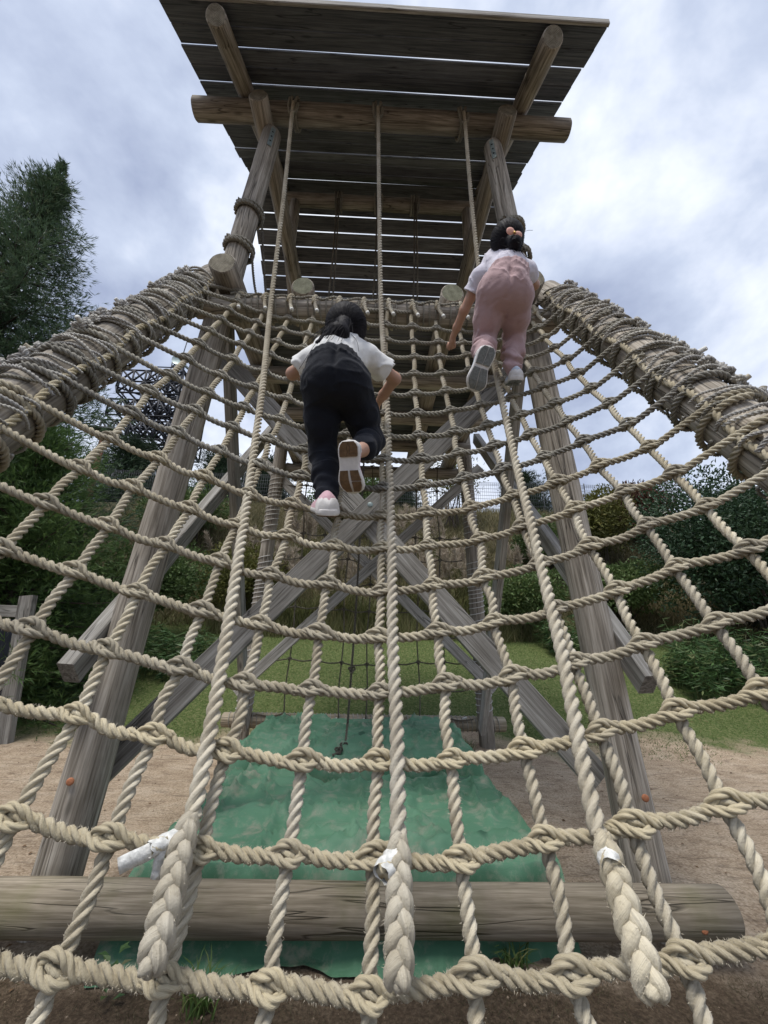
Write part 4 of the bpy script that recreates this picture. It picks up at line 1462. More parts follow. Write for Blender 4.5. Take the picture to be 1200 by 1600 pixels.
def person(name, label, J, pants, shirt, shoes_m, hairstyle, foot):
    J = {k: np.array(v) for k, v in J.items()}
    allp = np.array(list(J.values()))
    lo, hi = allp.min(0)-.2, allp.max(0)+.22
    root = thing(name, label, 'person', tuple(J['pelvis']), 'children climbing the net')
    upb = nrm(J['neck']-J['pelvis'])
    rgt = nrm(J['hipR']-J['hipL'])
    bk = nrm(np.cross(rgt, upb))                      # out of the back or out of the belly; fix the sign below
    if bk[1] > 0: bk = -bk                            # the back is turned to the camera
    fwd = -bk
    # --- body: one skin
    F = Field(lo, hi, .0055)
    hd = J['head']
    hup = nrm(hd-J['neck']+upb*.05+V3(0, 0, .1))
    hax = axes3(rgt, hup)
    if hax[1] @ fwd < 0: hax[1] = -hax[1]
    F.ell(hd+hup*.02, hax, (.072, .085, .095), .0)
    F.ell(hd-hup*.035+hax[1]*.022, hax, (.055, .062, .06), .03)       # jaw
    F.ell(hd-hup*.005+hax[1]*.092, hax, (.010, .014, .014), .012)     # nose
    for s in (-1, 1):
        F.ell(hd+rgt*s*.074-hup*.005, hax, (.010, .016, .024), .008)  # ears
    F.cone(J['neck']-upb*.03, hd-hup*.04, .040, .038, .02)
    F.chain([J['pelvis'], J['waist'], J['chest'], J['neck']-upb*.02], [.07, .062, .078, .05], .04)
    for s in 'LR':
        F.chain([J['chest']*.6+J['sh'+s]*.4, J['sh'+s], J['el'+s], J['el'+s]*.45+J['hd'+s]*.55, J['hd'+s]*.88+J['el'+s]*.12], [.05, .042, .031, .027, .0195], .018)
        F.chain([J['hip'+s], J['knee'+s], J['ankle'+s]], [.06, .043, .03], .03)
        f = foot[s]
        F.chain([J['ankle'+s], (np.array(f[0])*.75+np.array(f[1])*.25)-nrm(f[2])*.05, (np.array(f[0])*.3+np.array(f[1])*.7)-nrm(f[2])*.035], [.028, .027, .02], .015)
        P, ra, ax = J['grip'+s], .017, J['gax'+s]
        grip_hand(F, J['hd'+s]*.88+J['el'+s]*.12, P, ra, ax, .95, 1)
    me = F.mesh('body', M['skin'])
    link('body', me, root)
    for s in (-1, 1):
        e_ = Field(hd-.13, hd+.13, .004)
        e_.ell(hd+hax[1]*.078+rgt*s*.030+hup*.01, hax, (.013, .008, .008), 0)
        link('eye', e_.mesh('eye', M['dark']), root)
    # --- trousers
    F = Field(lo, hi, .0058)
    pc, wc = J['pelvis'], J['waist']
    pw = pants['w']
    bax = np.array([rgt, fwd, upb])
    F.ell(pc+bk*.0-upb*.005, bax, (.142*pw, .118, .125), .0)
    F.ell(J['hipL']*.85+pc*.15+bk*.024, bax, (.078*pw, .085, .088), .04)
    F.ell(J['hipR']*.85+pc*.15+bk*.024, bax, (.078*pw, .085, .088), .04)
    F.ell(wc*.72+pc*.28, bax, (.128*pw, .095, .075), .04)
    F.ell(pc*.5+wc*.5+bk*.072, bax, (.115*pw, .085, .125), .06)
    for s in 'LR':
        h_, k_, a_ = J['hip'+s], J['knee'+s], J['ankle'+s]
        hem = a_+(a_-k_)*pants['hem']
        F.chain([h_, h_*.5+k_*.5, k_, k_*.5+hem*.5, hem], [.09*pw, .079*pw, .066*pw, .06*pw, .056*pw], .035)
    # cut the waist
    I, P = F.band()
    wn_ = nrm(wc-pc+upb*.4)
    wcut = wc+upb*pants['cut']
    dw = (P-wcut)@wn_
    d = F.f[I]
    fold = fbm(P*V3(1, 1, 1.0), pants['seed'], 3, 9.)*.0055
    rid = (1-np.abs(fbm(P*V3(.7, .7, 1.5), pants['seed']+.5, 2, 8.)))**6*pants['rid']
    d = d-fold-rid+.004
    for s in 'LR':                                   # rumples below the knee and behind it
        h_, k_, a_ = J['hip'+s], J['knee'+s], J['ankle'+s]
        ax = nrm(a_-k_)
        t = (P-k_)@ax
        Ls = np.linalg.norm(a_-k_)
        near = np.exp(-(np.linalg.norm(P-(k_+ax*np.clip(t, 0, Ls*1.2)[..., None]), axis=-1)/.13)**4)
        wv = np.sin(t*78+2.2*np.sin((P@rgt)*30+t*20)+3*fbm(P, pants['seed']+.9, 2, 5.))
        d = d-near*wv*pants['rump']*np.clip(t/Ls*1.6+.25, 0, 1.2)*(t > -.05)
    # crease between the buttocks and back pockets
    loc = P-pc
    lx, lz, ly = loc@rgt, loc@upb, loc@bk
    d = d+.014*np.exp(-(lx/.013)**2)*(ly > 0)*np.exp(-((lz+.02)/.11)**2)
    if pants.get('pocket'):
        for sx in (-.068, .068):
            q = np.maximum(np.abs(lx-sx)-.045, np.abs(lz+.015)-.058)
            rim = np.clip(-q/.004, 0, 1)
            d = d-rim*.0035*(ly > 0)
            d = d+.003*np.exp(-((q+.008)/.003)**2)*(ly > 0)
    # gathered waistband
    band = np.exp(-((dw+.02)/.02)**2)
    d = d+band*(.0022*np.sin(np.arctan2(ly, lx)*34))
    F.f[I] = d
    F.cut(wn_, wcut)
    tr = link('trousers', F.mesh('trousers', pants['m']), root)

    # --- shirt
    F = Field(lo, hi, .0058)
    sb = np.array([rgt, fwd, upb])
    ch = J['chest']
    F.chain([wc-upb*.02+fwd*.01, ch, J['neck']-upb*.035], [.105, .112, .062], .04)
    F.ell(ch, sb, (.142, .10, .13), .04)
    for s in 'LR':
        sh, el = J['sh'+s], J['el'+s]
        F.chain([ch*.45+sh*.55+upb*.01, sh, sh+(el-sh)*shirt['sl']], [.066, .056, shirt['flare']], .035)
    I, P = F.band(.07)
    d = F.f[I]-fbm(P, shirt['seed'], 3, 10.)*.004-(1-np.abs(fbm(P*V3(1, .7, .7), shirt['seed']+.4, 2, 8.)))**5*.009
    # hollow the sleeves at their hems
    for s in 'LR':
        sh, el = J['sh'+s], J['el'+s]
        ax = nrm(el-sh)
        t = (P-sh)@ax
        rr_ = np.linalg.norm(P-sh-t[..., None]*ax, axis=-1)
        cut = t-np.linalg.norm(el-sh)*shirt['sl']-.006*np.sin(np.arctan2((P-sh)@upb, (P-sh)@bk)*shirt['ruf'])
        sel = rr_ < .12
        sgn = (P-ch)@(sh-ch) > 0
        d = np.where(sel & (t > 0) & sgn, np.maximum(d, cut), d)
        bore = np.maximum(rr_-shirt['flare']*.82, np.linalg.norm(el-sh)*shirt['sl']*.55-t)
        d = np.where(sgn, np.maximum(d, -bore), d)
    F.f[I] = d
    F.cut(upb, J['neck']-upb*.012)
    F.cut(-upb, wc-upb*shirt['drop'])
    link('shirt', F.mesh('shirt', shirt['m']), root)
    # --- hair
    F = Field(hd-.26, hd+.24, .0045)
    F.ell(hd+hup*.025-hax[1]*.012, hax, (.102, .106, .110), .0)
    F.ell(hd-hax[1]*.035-hup*.02, hax, (.083, .07, .085), .03)
    tie = hd-hax[1]*.095+hup*hairstyle['tie']
    hdwn = nrm(-V3(0, 0, 1)-fwd*.25+rgt*hairstyle['side'])
    tl = hairstyle['tail']
    pts = [tie+hax[1]*.02, tie-hax[1]*.02, tie-hax[1]*.028+hdwn*tl*.45, tie-hax[1]*.01+hdwn*tl]
    F.chain(pts, [.026, .030, .036*hairstyle['thick'], .014], .02)
    if hairstyle['wide']:
        F.chain([tie, tie+hdwn*tl*.4-rgt*.045, tie+hdwn*tl*.8-rgt*.085], [.026, .024, .009], .025)
    I, P = F.band()
    q = P-tie
    rad_ = np.linalg.norm(q-(q@hax[1])[..., None]*hax[1], axis=-1)
    ang = np.arctan2(q@rgt, q@hup)
    F.f[I] = F.f[I]-.0011*np.sin(ang*42+3*np.sin(rad_*30))-.0009*np.sin(ang*77+1.)
    face2 = np.maximum(-F.plane(hax[1], hd)+.035, F.plane(hup, hd)-.05)    # leave the face free
    F.f = np.maximum(F.f, -face2)
    ho = link('hair', F.mesh('hair', M['hair']), root)
    strands = Parts()
    for q in range(420):               # combed back from the crown to the tie
        v0 = rng.normal(size=3)
        v0 = nrm(v0)
        if v0 @ hax[1] > .45 or v0 @ hup < -.75: continue
        v1 = nrm(tie-(hd+hup*.02))
        pts_ = []
        for t_ in np.linspace(0, 1, 8):
            vv = nrm(v0*(1-t_)+v1*t_+V3(0, 0, 1e-3))
            loc_ = np.array([vv@hax[0], vv@hax[1], vv@hax[2]])
            rad_e = 1/np.linalg.norm(loc_/np.array([.104, .109, .112]))
            pts_.append(hd+hup*.022-hax[1]*.012+vv*rad_e*rng.uniform(.985, 1.012))
        strands.add(*tube(pts_, .0011, 5, dense=False))
    for q in range(90):
        a0 = tie+rng.normal(size=3)*.022
        dr = hdwn+rng.normal(size=3)*.35
        b0 = a0+dr*tl*.5
        c0 = b0+(dr*.6+hdwn*.6)*tl*.45
        strands.add(*tube([a0, b0, c0], .0011, 5))
    link('strands', strands.mesh('strands', M['hair']), ho)
    if hairstyle['clip'] == 'bow':
        c0 = tie-hax[1]*.066+hup*.02
        F = Field(c0-.07, c0+.07, .003)
        tilt = nrm(rgt+hup*-.35)
        n2 = np.cross(tilt, -hax[1])
        for s in (-1, 1):
            F.ell(c0+tilt*s*.026, np.array([tilt, -hax[1], n2]), (.025, .010, .021), .004)
        bo = link('bow', F.mesh('bow', M['bow']), root)
        F = Field(c0-.03, c0+.03, .002)
        F.ell(c0-hax[1]*.006, hax, (.008, .008, .008), 0)
        link('bead', F.mesh('bead', M['gold']), bo)
    else:
        F = Field(tie-.06, tie+.06, .003)
        for a_ in np.linspace(0, 2*PI, 9)[:-1]:
            F.ell(tie-hax[1]*.006+.030*(math.cos(a_)*rgt+math.sin(a_)*hup), hax, (.012, .011, .010), .006)
        link('hair_tie', F.mesh('hair_tie', M['bow']), root)
    for s in 'LR':
        f = foot[s]
        so_ = link('shoe', None, root, Matrix.Translation(Vector(f[0])))
        shoe(so_, f[0], f[1], f[2], float(np.linalg.norm(np.array(f[1])-np.array(f[0]))), shoes_m['m'], shoes_m['pads'])
    return root

K1 = {"pelvis": [-0.153, 1.467, 2.469], "hipL": [-0.226, 1.499, 2.443], "hipR": [-0.085, 1.495, 2.441], "waist": [-0.182, 1.558, 2.646], "chest": [-0.164, 1.653, 2.739], "neck": [-0.153, 1.737, 2.868], "head": [-0.145, 1.632, 2.866], "kneeL": [-0.216, 1.676, 2.219], "ankleL": [-0.176, 1.607, 1.976], "kneeR": [-0.005, 1.704, 2.308], "ankleR": [-0.034, 1.468, 2.14], "shL": [-0.299, 1.695, 2.751], "shR": [-0.035, 1.684, 2.763], "elL": [-0.422, 1.774, 2.713], "hdL": [-0.401, 1.99, 2.86], "elR": [0.112, 1.814, 2.737], "hdR": [0.012, 2.03, 2.70],
      "gripL": [-.395, 2.04, 2.88], "gaxL": [1, 0, 0], "gripR": [.005, 2.075, 2.69], "gaxR": [1, 0, 0]}
pads1 = [(.03, .3, .15, .86), (.03, .3, -.86, -.15), (.03, .3, -.12, .12), (.55, .95, .12, .88), (.55, .74, -.9, -.1), (.76, .95, -.86, -.1)]
person('person', 'child in black trousers and white frilled top climbing the middle of the net', K1,
       dict(m=M['navy'], w=.97, rid=.005, hem=-.10, cut=-.165, seed=3.1, rump=.0035),
       dict(m=M['white'], sl=.62, flare=.066, seed=4.2, drop=.13, ruf=9),
       dict(m=(M['shoe_pink'], M['sole_w'], M['sole_b']), pads=pads1),
       dict(tie=.005, side=-.2, tail=.165, thick=1.3, wide=True, clip='tie'),
       {'L': ((-.157, 1.525, 1.868), (-.21, 1.735, 1.955), (0, .36, -1)), 'R': ((-.086, 1.348, 2.117), (-.064, 1.450, 1.935), (-.22, -1, -.42))})
K2 = {"pelvis": [0.748, 1.816, 3.389], "hipL": [0.680, 1.845, 3.368], "hipR": [0.831, 1.845, 3.357], "waist": [0.80, 1.877, 3.62], "chest": [0.815, 1.964, 3.74], "neck": [0.83, 1.97, 3.80], "head": [0.811, 1.874, 3.824], "kneeL": [0.678, 2.03, 3.189], "ankleL": [0.627, 1.899, 2.985], "kneeR": [0.877, 2.057, 3.249], "ankleR": [0.834, 2.019, 3.013], "shL": [0.672, 1.997, 3.683], "shR": [0.965, 1.966, 3.72], "elL": [0.592, 2.147, 3.55], "hdL": [0.54, 2.34, 3.465], "elR": [1.07, 2.091, 3.74], "hdR": [1.06, 2.30, 3.86],
      "gripL": [.548, 2.395, 3.462], "gaxL": [1, 0, .05], "gripR": [1.08, 2.36, 3.88], "gaxR": [1, 0, 0]}
pads2 = [(.03, .42, .05, .9), (.03, .42, -.9, -.05), (.5, .96, .05, .9), (.5, .96, -.9, -.05)]
person('person', 'child in dusty pink trousers and pale top climbing high on the right of the net', K2,
       dict(m=M['pink'], w=1.02, rid=.006, hem=-.02, cut=-.165, seed=5.7, rump=.0095, pocket=True),
       dict(m=M['lilac'], sl=.5, flare=.056, seed=6.3, drop=.13, ruf=1),
       dict(m=(M['shoe_blue'], M['sole_w'], M['sole_g']), pads=pads2),
       dict(tie=-.04, side=.3, tail=.08, thick=1.0, wide=False, clip='bow'),
       {'L': ((.627, 1.785, 2.955), (.563, 1.905, 2.745), (.1, -1, -.5)), 'R': ((.832, 1.965, 2.872), (.872, 2.15, 2.96), (0, .42, -1))})

# ------------------------------------------------------------------ plants
def leaf_mesh(name, mat, C, D, L_, W_, N=None, rnd=None, fold=.12, tri=False):
    """one small pointed blade for every row of C, along D"""
    n = len(C)
    D = nrm(D)
    if N is None:
        N = rng.normal(size=(n, 3))
    S = nrm(np.cross(D, N))
    U = np.cross(S, D)
    L_ = np.broadcast_to(np.asarray(L_, float), (n,))[:, None]
    W_ = np.broadcast_to(np.asarray(W_, float), (n,))[:, None]
    r = rng.random(n) if rnd is None else rnd
    if tri:
        V = np.stack([C-S*W_/2, C+S*W_/2, C+D*L_], 1).reshape(-1, 3)
        return V, np.arange(3*n).reshape(-1, 3), np.repeat(r, 3)
    V = np.stack([C, C+D*L_*.42+S*W_/2+U*L_*fold, C+D*L_, C+D*L_*.42-S*W_/2+U*L_*fold], 1).reshape(-1, 3)
    return V, np.arange(4*n).reshape(-1, 4), np.repeat(r, 4)

def blob_points(c, rad, n, lumps=9, seed=0, fill=.35, flat=.0):
    rr = np.random.default_rng(seed)
    c, rad = np.asarray(c, float), np.asarray(rad, float)
    u = nrm(rr.normal(size=(lumps, 3)))
    u[:, 2] = np.abs(u[:, 2])*1.0-flat*.4
    lc = c+u*rad*rr.uniform(.35, .75, (lumps, 1))
    lr = rad[None]*rr.uniform(.34, .62, (lumps, 1))
    k = rr.integers(0, lumps, n)
    d = nrm(rr.normal(size=(n, 3)))
    t = np.where(rr.random(n) < fill, rr.uniform(.2, .9, n), rr.normal(1., .07, n))
    P = lc[k]+d*lr[k]*t[:, None]
    return P, d, rr.random(lumps)[k]

def bush(name, label, cat, base, rad, n, ll, lw, mat, group=None, seed=0, lumps=10, fill=.3, droop=.0, trunk_h=None, shade=True):
    base = np.array([base[0], base[1], float(terrain(base[0], base[1])) if len(base) < 3 else base[2]])
    rad = np.asarray(rad, float)
    th = rad[2]*.95 if trunk_h is None else trunk_h
    c = base+V3(0, 0, th)
    root = thing(name, label, cat, tuple(base), group)
    P, d, lr_ = blob_points(c, rad, n, lumps, seed, fill)
    ok = P[:, 2] > base[2]+.02
    P, d, lr_ = P[ok], d[ok], lr_[ok]
    D = nrm(d+rng.normal(size=P.shape)*.7+V3(0, 0, .25-droop))
    N = nrm(d*.8+V3(0, 0, .8)+rng.normal(size=P.shape)*.6)
    V, F, R = leaf_mesh('foliage', mat, P, D, rng.uniform(.5, 1.6, len(P))*ll*(.8+.5*lr_), rng.uniform(.7, 1.3, len(P))*lw*(.8+.5*lr_), N, np.clip(.55*lr_+.45*rng.random(len(P)), 0, 1))
    link('foliage', mesh_np('foliage', V, [F], smooth=False, mats=[mat], rnd=R), root)
    p_ = Parts()
    for k in range(7):
        e_ = P[rng.integers(0, len(P))]*.8+c*.2
        a = base+V3(rng.normal()*.12*rad[0], rng.normal()*.12*rad[1], -.15)
        p_.add(*tube([a, a*.5+e_*.5+rng.normal(size=3)*.1, e_], lambda t: .03*rad[2]**.5*(1-.8*t), 6))
    link('stem', p_.mesh('stem', M['bark']), root)
    return root

def cedar(name, label, base, H, R, mat, nb=150, seed=0, group=None, lean=(0, 0), z0=.06, tw=.3, dens=1.0, cat='tree', power=.8):
    rr = np.random.default_rng(seed)
    base = np.array([base[0], base[1], float(terrain(base[0], base[1]))])
    root = thing(name, label, cat, tuple(base), group)
    ax = lambda t: base+V3(lean[0]*t*t+.12*math.sin(t*5), lean[1]*t*t, H*t)
    tp = [ax(t) for t in np.linspace(-.01, .985, 14)]
    link('trunk', ropes_mesh('trunk', M['bark'], tube(tp, lambda t: .028*H*(1-t)**.8+.008, 10)), root)
    C, D, LL, WW, br = [], [], [], [], Parts()
    for k in range(nb):
        t = z0+(.945-z0)*((k+rr.random())/nb)**.85
        az = k*2.399+rr.uniform(-.4, .4)
        ln_ = R*(max(.955-t, .004)**power+.02)*rr.uniform(.42, 1.2)
        o = V3(math.cos(az), math.sin(az), 0)
        el = .05+.42*t
        p0 = ax(t)
        ns = max(4, int(ln_/.16))
        s = np.linspace(0, 1, ns+1)[1:]
        pts = p0+o*(s*ln_)[:, None]+V3(0, 0, 1)*((el*s-.55*(1-t)*s**1.6+.22*s**3)*ln_)[:, None]
        br.add(*tube(np.vstack([p0, pts]), lambda q: .012*H**.5*(1-q)*(1-t)**.4+.004, 5, dense=False))
        for q in range(ns):
            m_ = int((15+18*s[q])*dens)
            off = rr.normal(size=(m_, 3))*(.10+.22*ln_*.16)*V3(1, 1, .8)
            cc = pts[q]+off*(.7+.5*s[q])
            dd = nrm(o*.75+V3(0, 0, .35)+nrm(off)*.8+rr.normal(size=(m_, 3))*.35)
            C.append(cc); D.append(dd)
            LL.append(rr.uniform(.5, 1.1, m_)*tw); WW.append(rr.uniform(.6, 1.3, m_)*tw*.075)
    # leader
    for q in np.linspace(.86, 1.0, 46):
        p0 = ax(q)
        m_ = 12
        C.append(p0+rr.normal(size=(m_, 3))*V3(1, 1, .6)*(.02+(1-q)*.022*H))
        D.append(nrm(rr.normal(size=(m_, 3))*.7+V3(0, 0, 1.)))
        LL.append(rr.uniform(.6, 1.1, m_)*tw); WW.append(np.full(m_, tw*.12))
    C, D, LL, WW = np.vstack(C), np.vstack(D), np.concatenate(LL), np.concatenate(WW)
    rnd = np.clip(rr.random(len(C))*.7+.3*rr.random(len(C)), 0, 1)
    # every sprig is a feather: one axis blade and two side blades
    Vs, Fs, Rs, n0 = [], [], [], 0
    side = nrm(np.cross(D, rr.normal(size=D.shape)))
    for (sx, sl_, sw) in ((0, 1., 1.), (.55, .62, .85), (-.55, .62, .85)):
        V, F, r_ = leaf_mesh('x', None, C+D*(LL*(0 if sx == 0 else .22))[:, None], D+side*sx, LL*sl_, WW*sw, rr.normal(size=D.shape), rnd, .05)
        Vs.append(V); Fs.append(F+n0); Rs.append(r_); n0 += len(V)
    link('crown', mesh_np('crown', np.vstack(Vs), [np.vstack(Fs)], smooth=False, mats=[mat], rnd=np.concatenate(Rs)), root)
    link('branches', br.mesh('branches', M['bark']), root)
    return root

cedar('cedar_tree', 'tall dark feathery cedar standing at the left edge against the sky', (-9.55, 8.3), 13.7, 4.9, M['cedar'], 260, 3, 'conifers behind the tower', (.4, 0), .05, .27, .9, power=1.0)
cedar('cedar_tree', 'lower bright green young conifer in front of the tall cedar', (-6.0, 6.9), 4.9, 2.0, M['cedar2'], 190, 5, 'conifers behind the tower', (0, 0), .03, .2, 1.1, power=.55)
cedar('cedar_tree', 'bushy conifer at the far left edge beside the tall cedar', (-8.2, 6.6), 6.3, 2.2, M['cedar'], 190, 8, 'conifers behind the tower', (0, 0), .03, .24, 1.0, power=.6)
for k, (x, y, H, R, lab) in enumerate(((-12.5, 19.5, 4.2, 2.4, 'dark pine behind the wire fence, left of the rusty pole'), (-8.3, 20.5, 4.0, 2.4, 'dark pine behind the wire fence, below the lattice mast'), (-5.6, 20, 3.5, 2.0, 'small dark pine behind the wire fence, seen past the left front post'), (1.4, 21, 3.4, 2.0, 'dark pine behind the fence, seen between the crossed braces'), (8.1, 20, 3.2, 1.8, 'dark pine behind the fence, seen past the right front post'))):
    cedar('pine_tree', lab, (x, y), H, R, M['pine'], 90, 20+k, 'pines behind the fence', (0, 0), .1, .34, .8, power=.5)
cedar('pine_tree', 'dark conifer top rising behind the round evergreen at the right', (11.6, 11.6), 4.4, 1.7, M['ever'], 110, 31, 'conifers behind the tower', (0, 0), .1, .3, 1.0, power=.6)

bush('evergreen_shrub', 'big round dark evergreen shrub on the right beyond the lawn', 'shrub', (9.3, 9.6), (2.5, 2.0, 2.4), 30000, .085, .045, M['ever'], seed=41, lumps=22, fill=.3)
bush('evergreen_shrub', 'dark evergreen hedge running out of the picture on the right', 'shrub', (11.6, 9.0), (1.9, 1.8, 2.2), 14000, .085, .045, M['ever'], seed=42, lumps=14)
bush('red_shrub', 'reddish brown shrub on the bank behind the round evergreen', 'shrub', (10.6, 14.6), (1.7, 1.4, 1.3), 9000, .10, .06, M['red'], seed=43, lumps=12)
bush('red_shrub', 'small reddish shrub with thin twigs left of the larger red one', 'shrub', (8.8, 14.8), (1.1, 1.0, .9), 4000, .10, .06, M['red'], seed=44, lumps=8)
bush('yellow_shrub', 'yellow green shrub on the bank beside the right front post', 'shrub', (7.9, 13.4), (1.3, 1.2, 1.6), 8000, .10, .055, M['yellow'], seed=45, lumps=12)
bush('green_shrub', 'green shrub below the yellow one on the bank, right of the tower', 'shrub', (7.3, 11.6), (1.4, 1.2, 1.1), 9000, .09, .05, M['shrub'], seed=46, lumps=12)
bush('green_shrub', 'dark leafy shrub behind the left front post, above the lawn', 'shrub', (-5.0, 9.6), (1.5, 1.2, 1.2), 11000, .09, .05, M['shrub'], seed=47, lumps=12)
bush('green_shrub', 'dense dark shrub at the left edge below the cedars', 'shrub', (-7.4, 7.6), (1.9, 1.3, 1.5), 16000, .085, .045, M['ever'], seed=48, lumps=14)
bush('green_shrub', 'brownish green shrub on the bank left of the pampas grass', 'shrub', (-3.6, 11.4), (1.4, 1.1, 1.1), 8000, .09, .045, M['yellow'], seed=49, lumps=12)
bush('green_shrub', 'round leafy shrub under the pampas grass, right of the tower middle', 'shrub', (4.3, 11.2), (1.3, 1.0, .9), 8000, .10, .045, M['shrub'], seed=50, lumps=12)
bush('green_shrub', 'loose shrub high on the bank below the wire fence, left of the tower', 'shrub', (-6.6, 14.0), (1.6, 1.3, 1.2), 8000, .11, .055, M['shrub'], seed=51, lumps=10)
bush('green_shrub', 'shrub high on the bank behind the crossed braces', 'shrub', (-.6, 15.0), (1.7, 1.2, 1.1), 7000, .11, .055, M['shrub'], seed=52, lumps=10)
bush('green_shrub', 'bare twiggy shrub with few leaves beside the right rear post', 'shrub', (3.2, 15.2), (1.5, 1.1, 1.5), 2600, .10, .05, M['yellow'], seed=53, lumps=9, fill=.7)
bush('green_shrub', 'deep green shrub on the bank behind the right side brace', 'shrub', (5.9, 13.2), (1.2, 1.0, 1.2), 7000, .09, .05, M['shrub'], seed=54, lumps=10)

# bamboo grass: arching stems with long pointed leaves
def sasa(label, base, rx, ry, h, nst, seed):
    rr = np.random.default_rng(seed)
    bz = float(terrain(*base))
    root = thing('bamboo_grass', label, 'plant', (base[0], base[1], bz), 'bamboo grass clumps at the lawn edge')
    C, D, L_, p_ = [], [], [], Parts()
    for k in range(nst):
        x, y = base[0]+rr.uniform(-rx, rx), base[1]+rr.uniform(-ry, ry)
        b = V3(x, y, float(terrain(x, y))-.02)
        hh = h*rr.uniform(.6, 1.1)
        o = rr.normal(size=3)*.25
        o[1] -= .15
        pts = [b, b+V3(0, 0, hh*.5)+o*hh*.3, b+V3(0, 0, hh)+o*hh]
        p_.add(*tube(pts, .004, 5))
        for q in np.linspace(.3, 1, 9):
            c = np.array(pts[0])*(1-q)**2+2*q*(1-q)*np.array(pts[1])+q*q*np.array(pts[2])
            for z_ in range(2):
                az = rr.uniform(0, 6.28)
                D.append(V3(math.cos(az), math.sin(az), rr.uniform(-.5, .45)))
                C.append(c)
                L_.append(rr.uniform(.14, .25))
    C, D, L_ = np.array(C), np.array(D), np.array(L_)
    V, F, R = leaf_mesh('leaf', None, C, D, L_, L_*.17, np.tile(V3(0, 0, 1), (len(C), 1))+rr.normal(size=D.shape)*.35, None, -.04)
    link('leaves', mesh_np('leaves', V, [F], smooth=False, mats=[M['sasa']], rnd=R), root)
    link('stems', p_.mesh('stems', M['sasa']), root)
sasa('bamboo grass under the dark shrub at the left edge, behind the wooden board', (-5.9, 7.35), 1.0, .5, .75, 130, 61)
sasa('bamboo grass clump behind the left front post, below the shrub', (-4.1, 8.7), .9, .5, .65, 90, 62)
sasa('broad bamboo grass clump on the right at the foot of the evergreen', (7.3, 8.3), 1.3, .7, .9, 220, 63)
sasa('bamboo grass clump at the right edge beyond the lawn', (9.6, 7.6), 1.0, .5, .8, 120, 64)
sasa('bamboo grass clump between the right front post and the tall grass', (5.2, 9.9), 1.0, .5, .7, 90, 65)

# pampas grass on the bank
def pampas(label, base, h, nbl, npl, seed, spread=.5, green=0.):
    rr = np.random.default_rng(seed)
    bz = float(terrain(*base))
    root = thing('pampas_grass', label, 'grass clump', (base[0], base[1], bz), 'pampas grass clumps on the bank')
    V, F, R, n0 = [], [], [], 0
    for k in range(nbl):
        b = V3(base[0]+rr.normal()*spread*.5, base[1]+rr.normal()*spread*.35, 0)
        b[2] = float(terrain(b[0], b[1]))-.05
        az = rr.uniform(0, 6.28)
        o = V3(math.cos(az), math.sin(az), 0)
        hh = h*rr.uniform(.5, 1.)
        out = rr.uniform(.2, .75)*hh
        w_ = rr.uniform(.008, .018)
        sd = V3(-o[1], o[0], 0)
        t = np.linspace(0, 1, 6)[:, None]
        c = b+o*out*t**1.8+V3(0, 0, 1)*hh*(t-.38*t**3.)
        ww_ = w_*(1-t**2)+.001
        V.append(np.vstack([c-sd*ww_, c+sd*ww_]))
        F.append(np.array([(q, q+1, 6+q+1, 6+q) for q in range(5)])+n0)
        r_ = np.clip(rr.random()*1.0-green*.35, 0, 1)
        R.append(np.full(12, r_))
        n0 += 12
    link('blades', mesh_np('blades', np.vstack(V), [np.vstack(F)], smooth=True, mats=[M['pampas']], rnd=np.concatenate(R)), root)
    for k in range(npl):
        b = V3(base[0]+rr.normal()*spread*.6, base[1]+rr.normal()*spread*.4, bz)
        top = b+V3(rr.normal()*.25, rr.normal()*.2, h*rr.uniform(.95, 1.35))
        cv = catmull([b, b*.5+top*.5+V3(.05, 0, .1), top], 8)
        pl = link('plume_stalk', ropes_mesh('plume_stalk', M['pampas'], tube(cv, .006, 5, dense=False)), root)
        d0 = nrm(cv[-1]-cv[-3])
        m_ = 170
        t = rr.random(m_)
        C = cv[-1]-d0*(.6*t)[:, None]
        bend = nrm(V3(rr.normal(), rr.normal()*.5, -.2))
        D = nrm(d0+rr.normal(size=(m_, 3))*.45+bend*.35)
        Vp, Fp, Rp = leaf_mesh('p', None, C, D, rr.uniform(.1, .26, m_), .02, None, None, .03)
        link('plume', mesh_np('plume', Vp, [Fp], smooth=False, mats=[M['plume']], rnd=Rp), pl)
pm = [(-2.9, 11.9, 1.7, 10, 'left of the crossed braces, behind the left rear post'), (-1.9, 11.2, 1.5, 4, 'just left of the middle, at the top of the lawn'), (-.9, 11.6, 1.7, 6, 'in the middle behind the knotted rope'), (.2, 11.2, 1.5, 3, 'in the middle with the greenest blades'), (1.2, 11.7, 1.8, 9, 'right of the middle with many pale plumes'), (2.2, 11.5, 1.7, 7, 'behind the right rear post'), (3.1, 12.2, 1.7, 7, 'between the right rear post and the side brace'), (-2.2, 13.2, 1.7, 9, 'higher on the bank left of the middle'), (.4, 13.4, 1.7, 9, 'higher on the bank in the middle'), (2.0, 13.5, 1.7, 8, 'higher on the bank right of the middle'), (-4.6, 12.9, 1.6, 6, 'highest on the left, below the wire fence'), (4.9, 12.4, 1.5, 4, 'rightmost, beside the yellow shrub')]
for k, (x, y, h, npl, lab) in enumerate(pm):
    pampas('pampas grass clump '+lab, (x, y), h, 300, int(npl*1.6)+2, 70+k, .6, 1. if y < 11.4 else 0.)

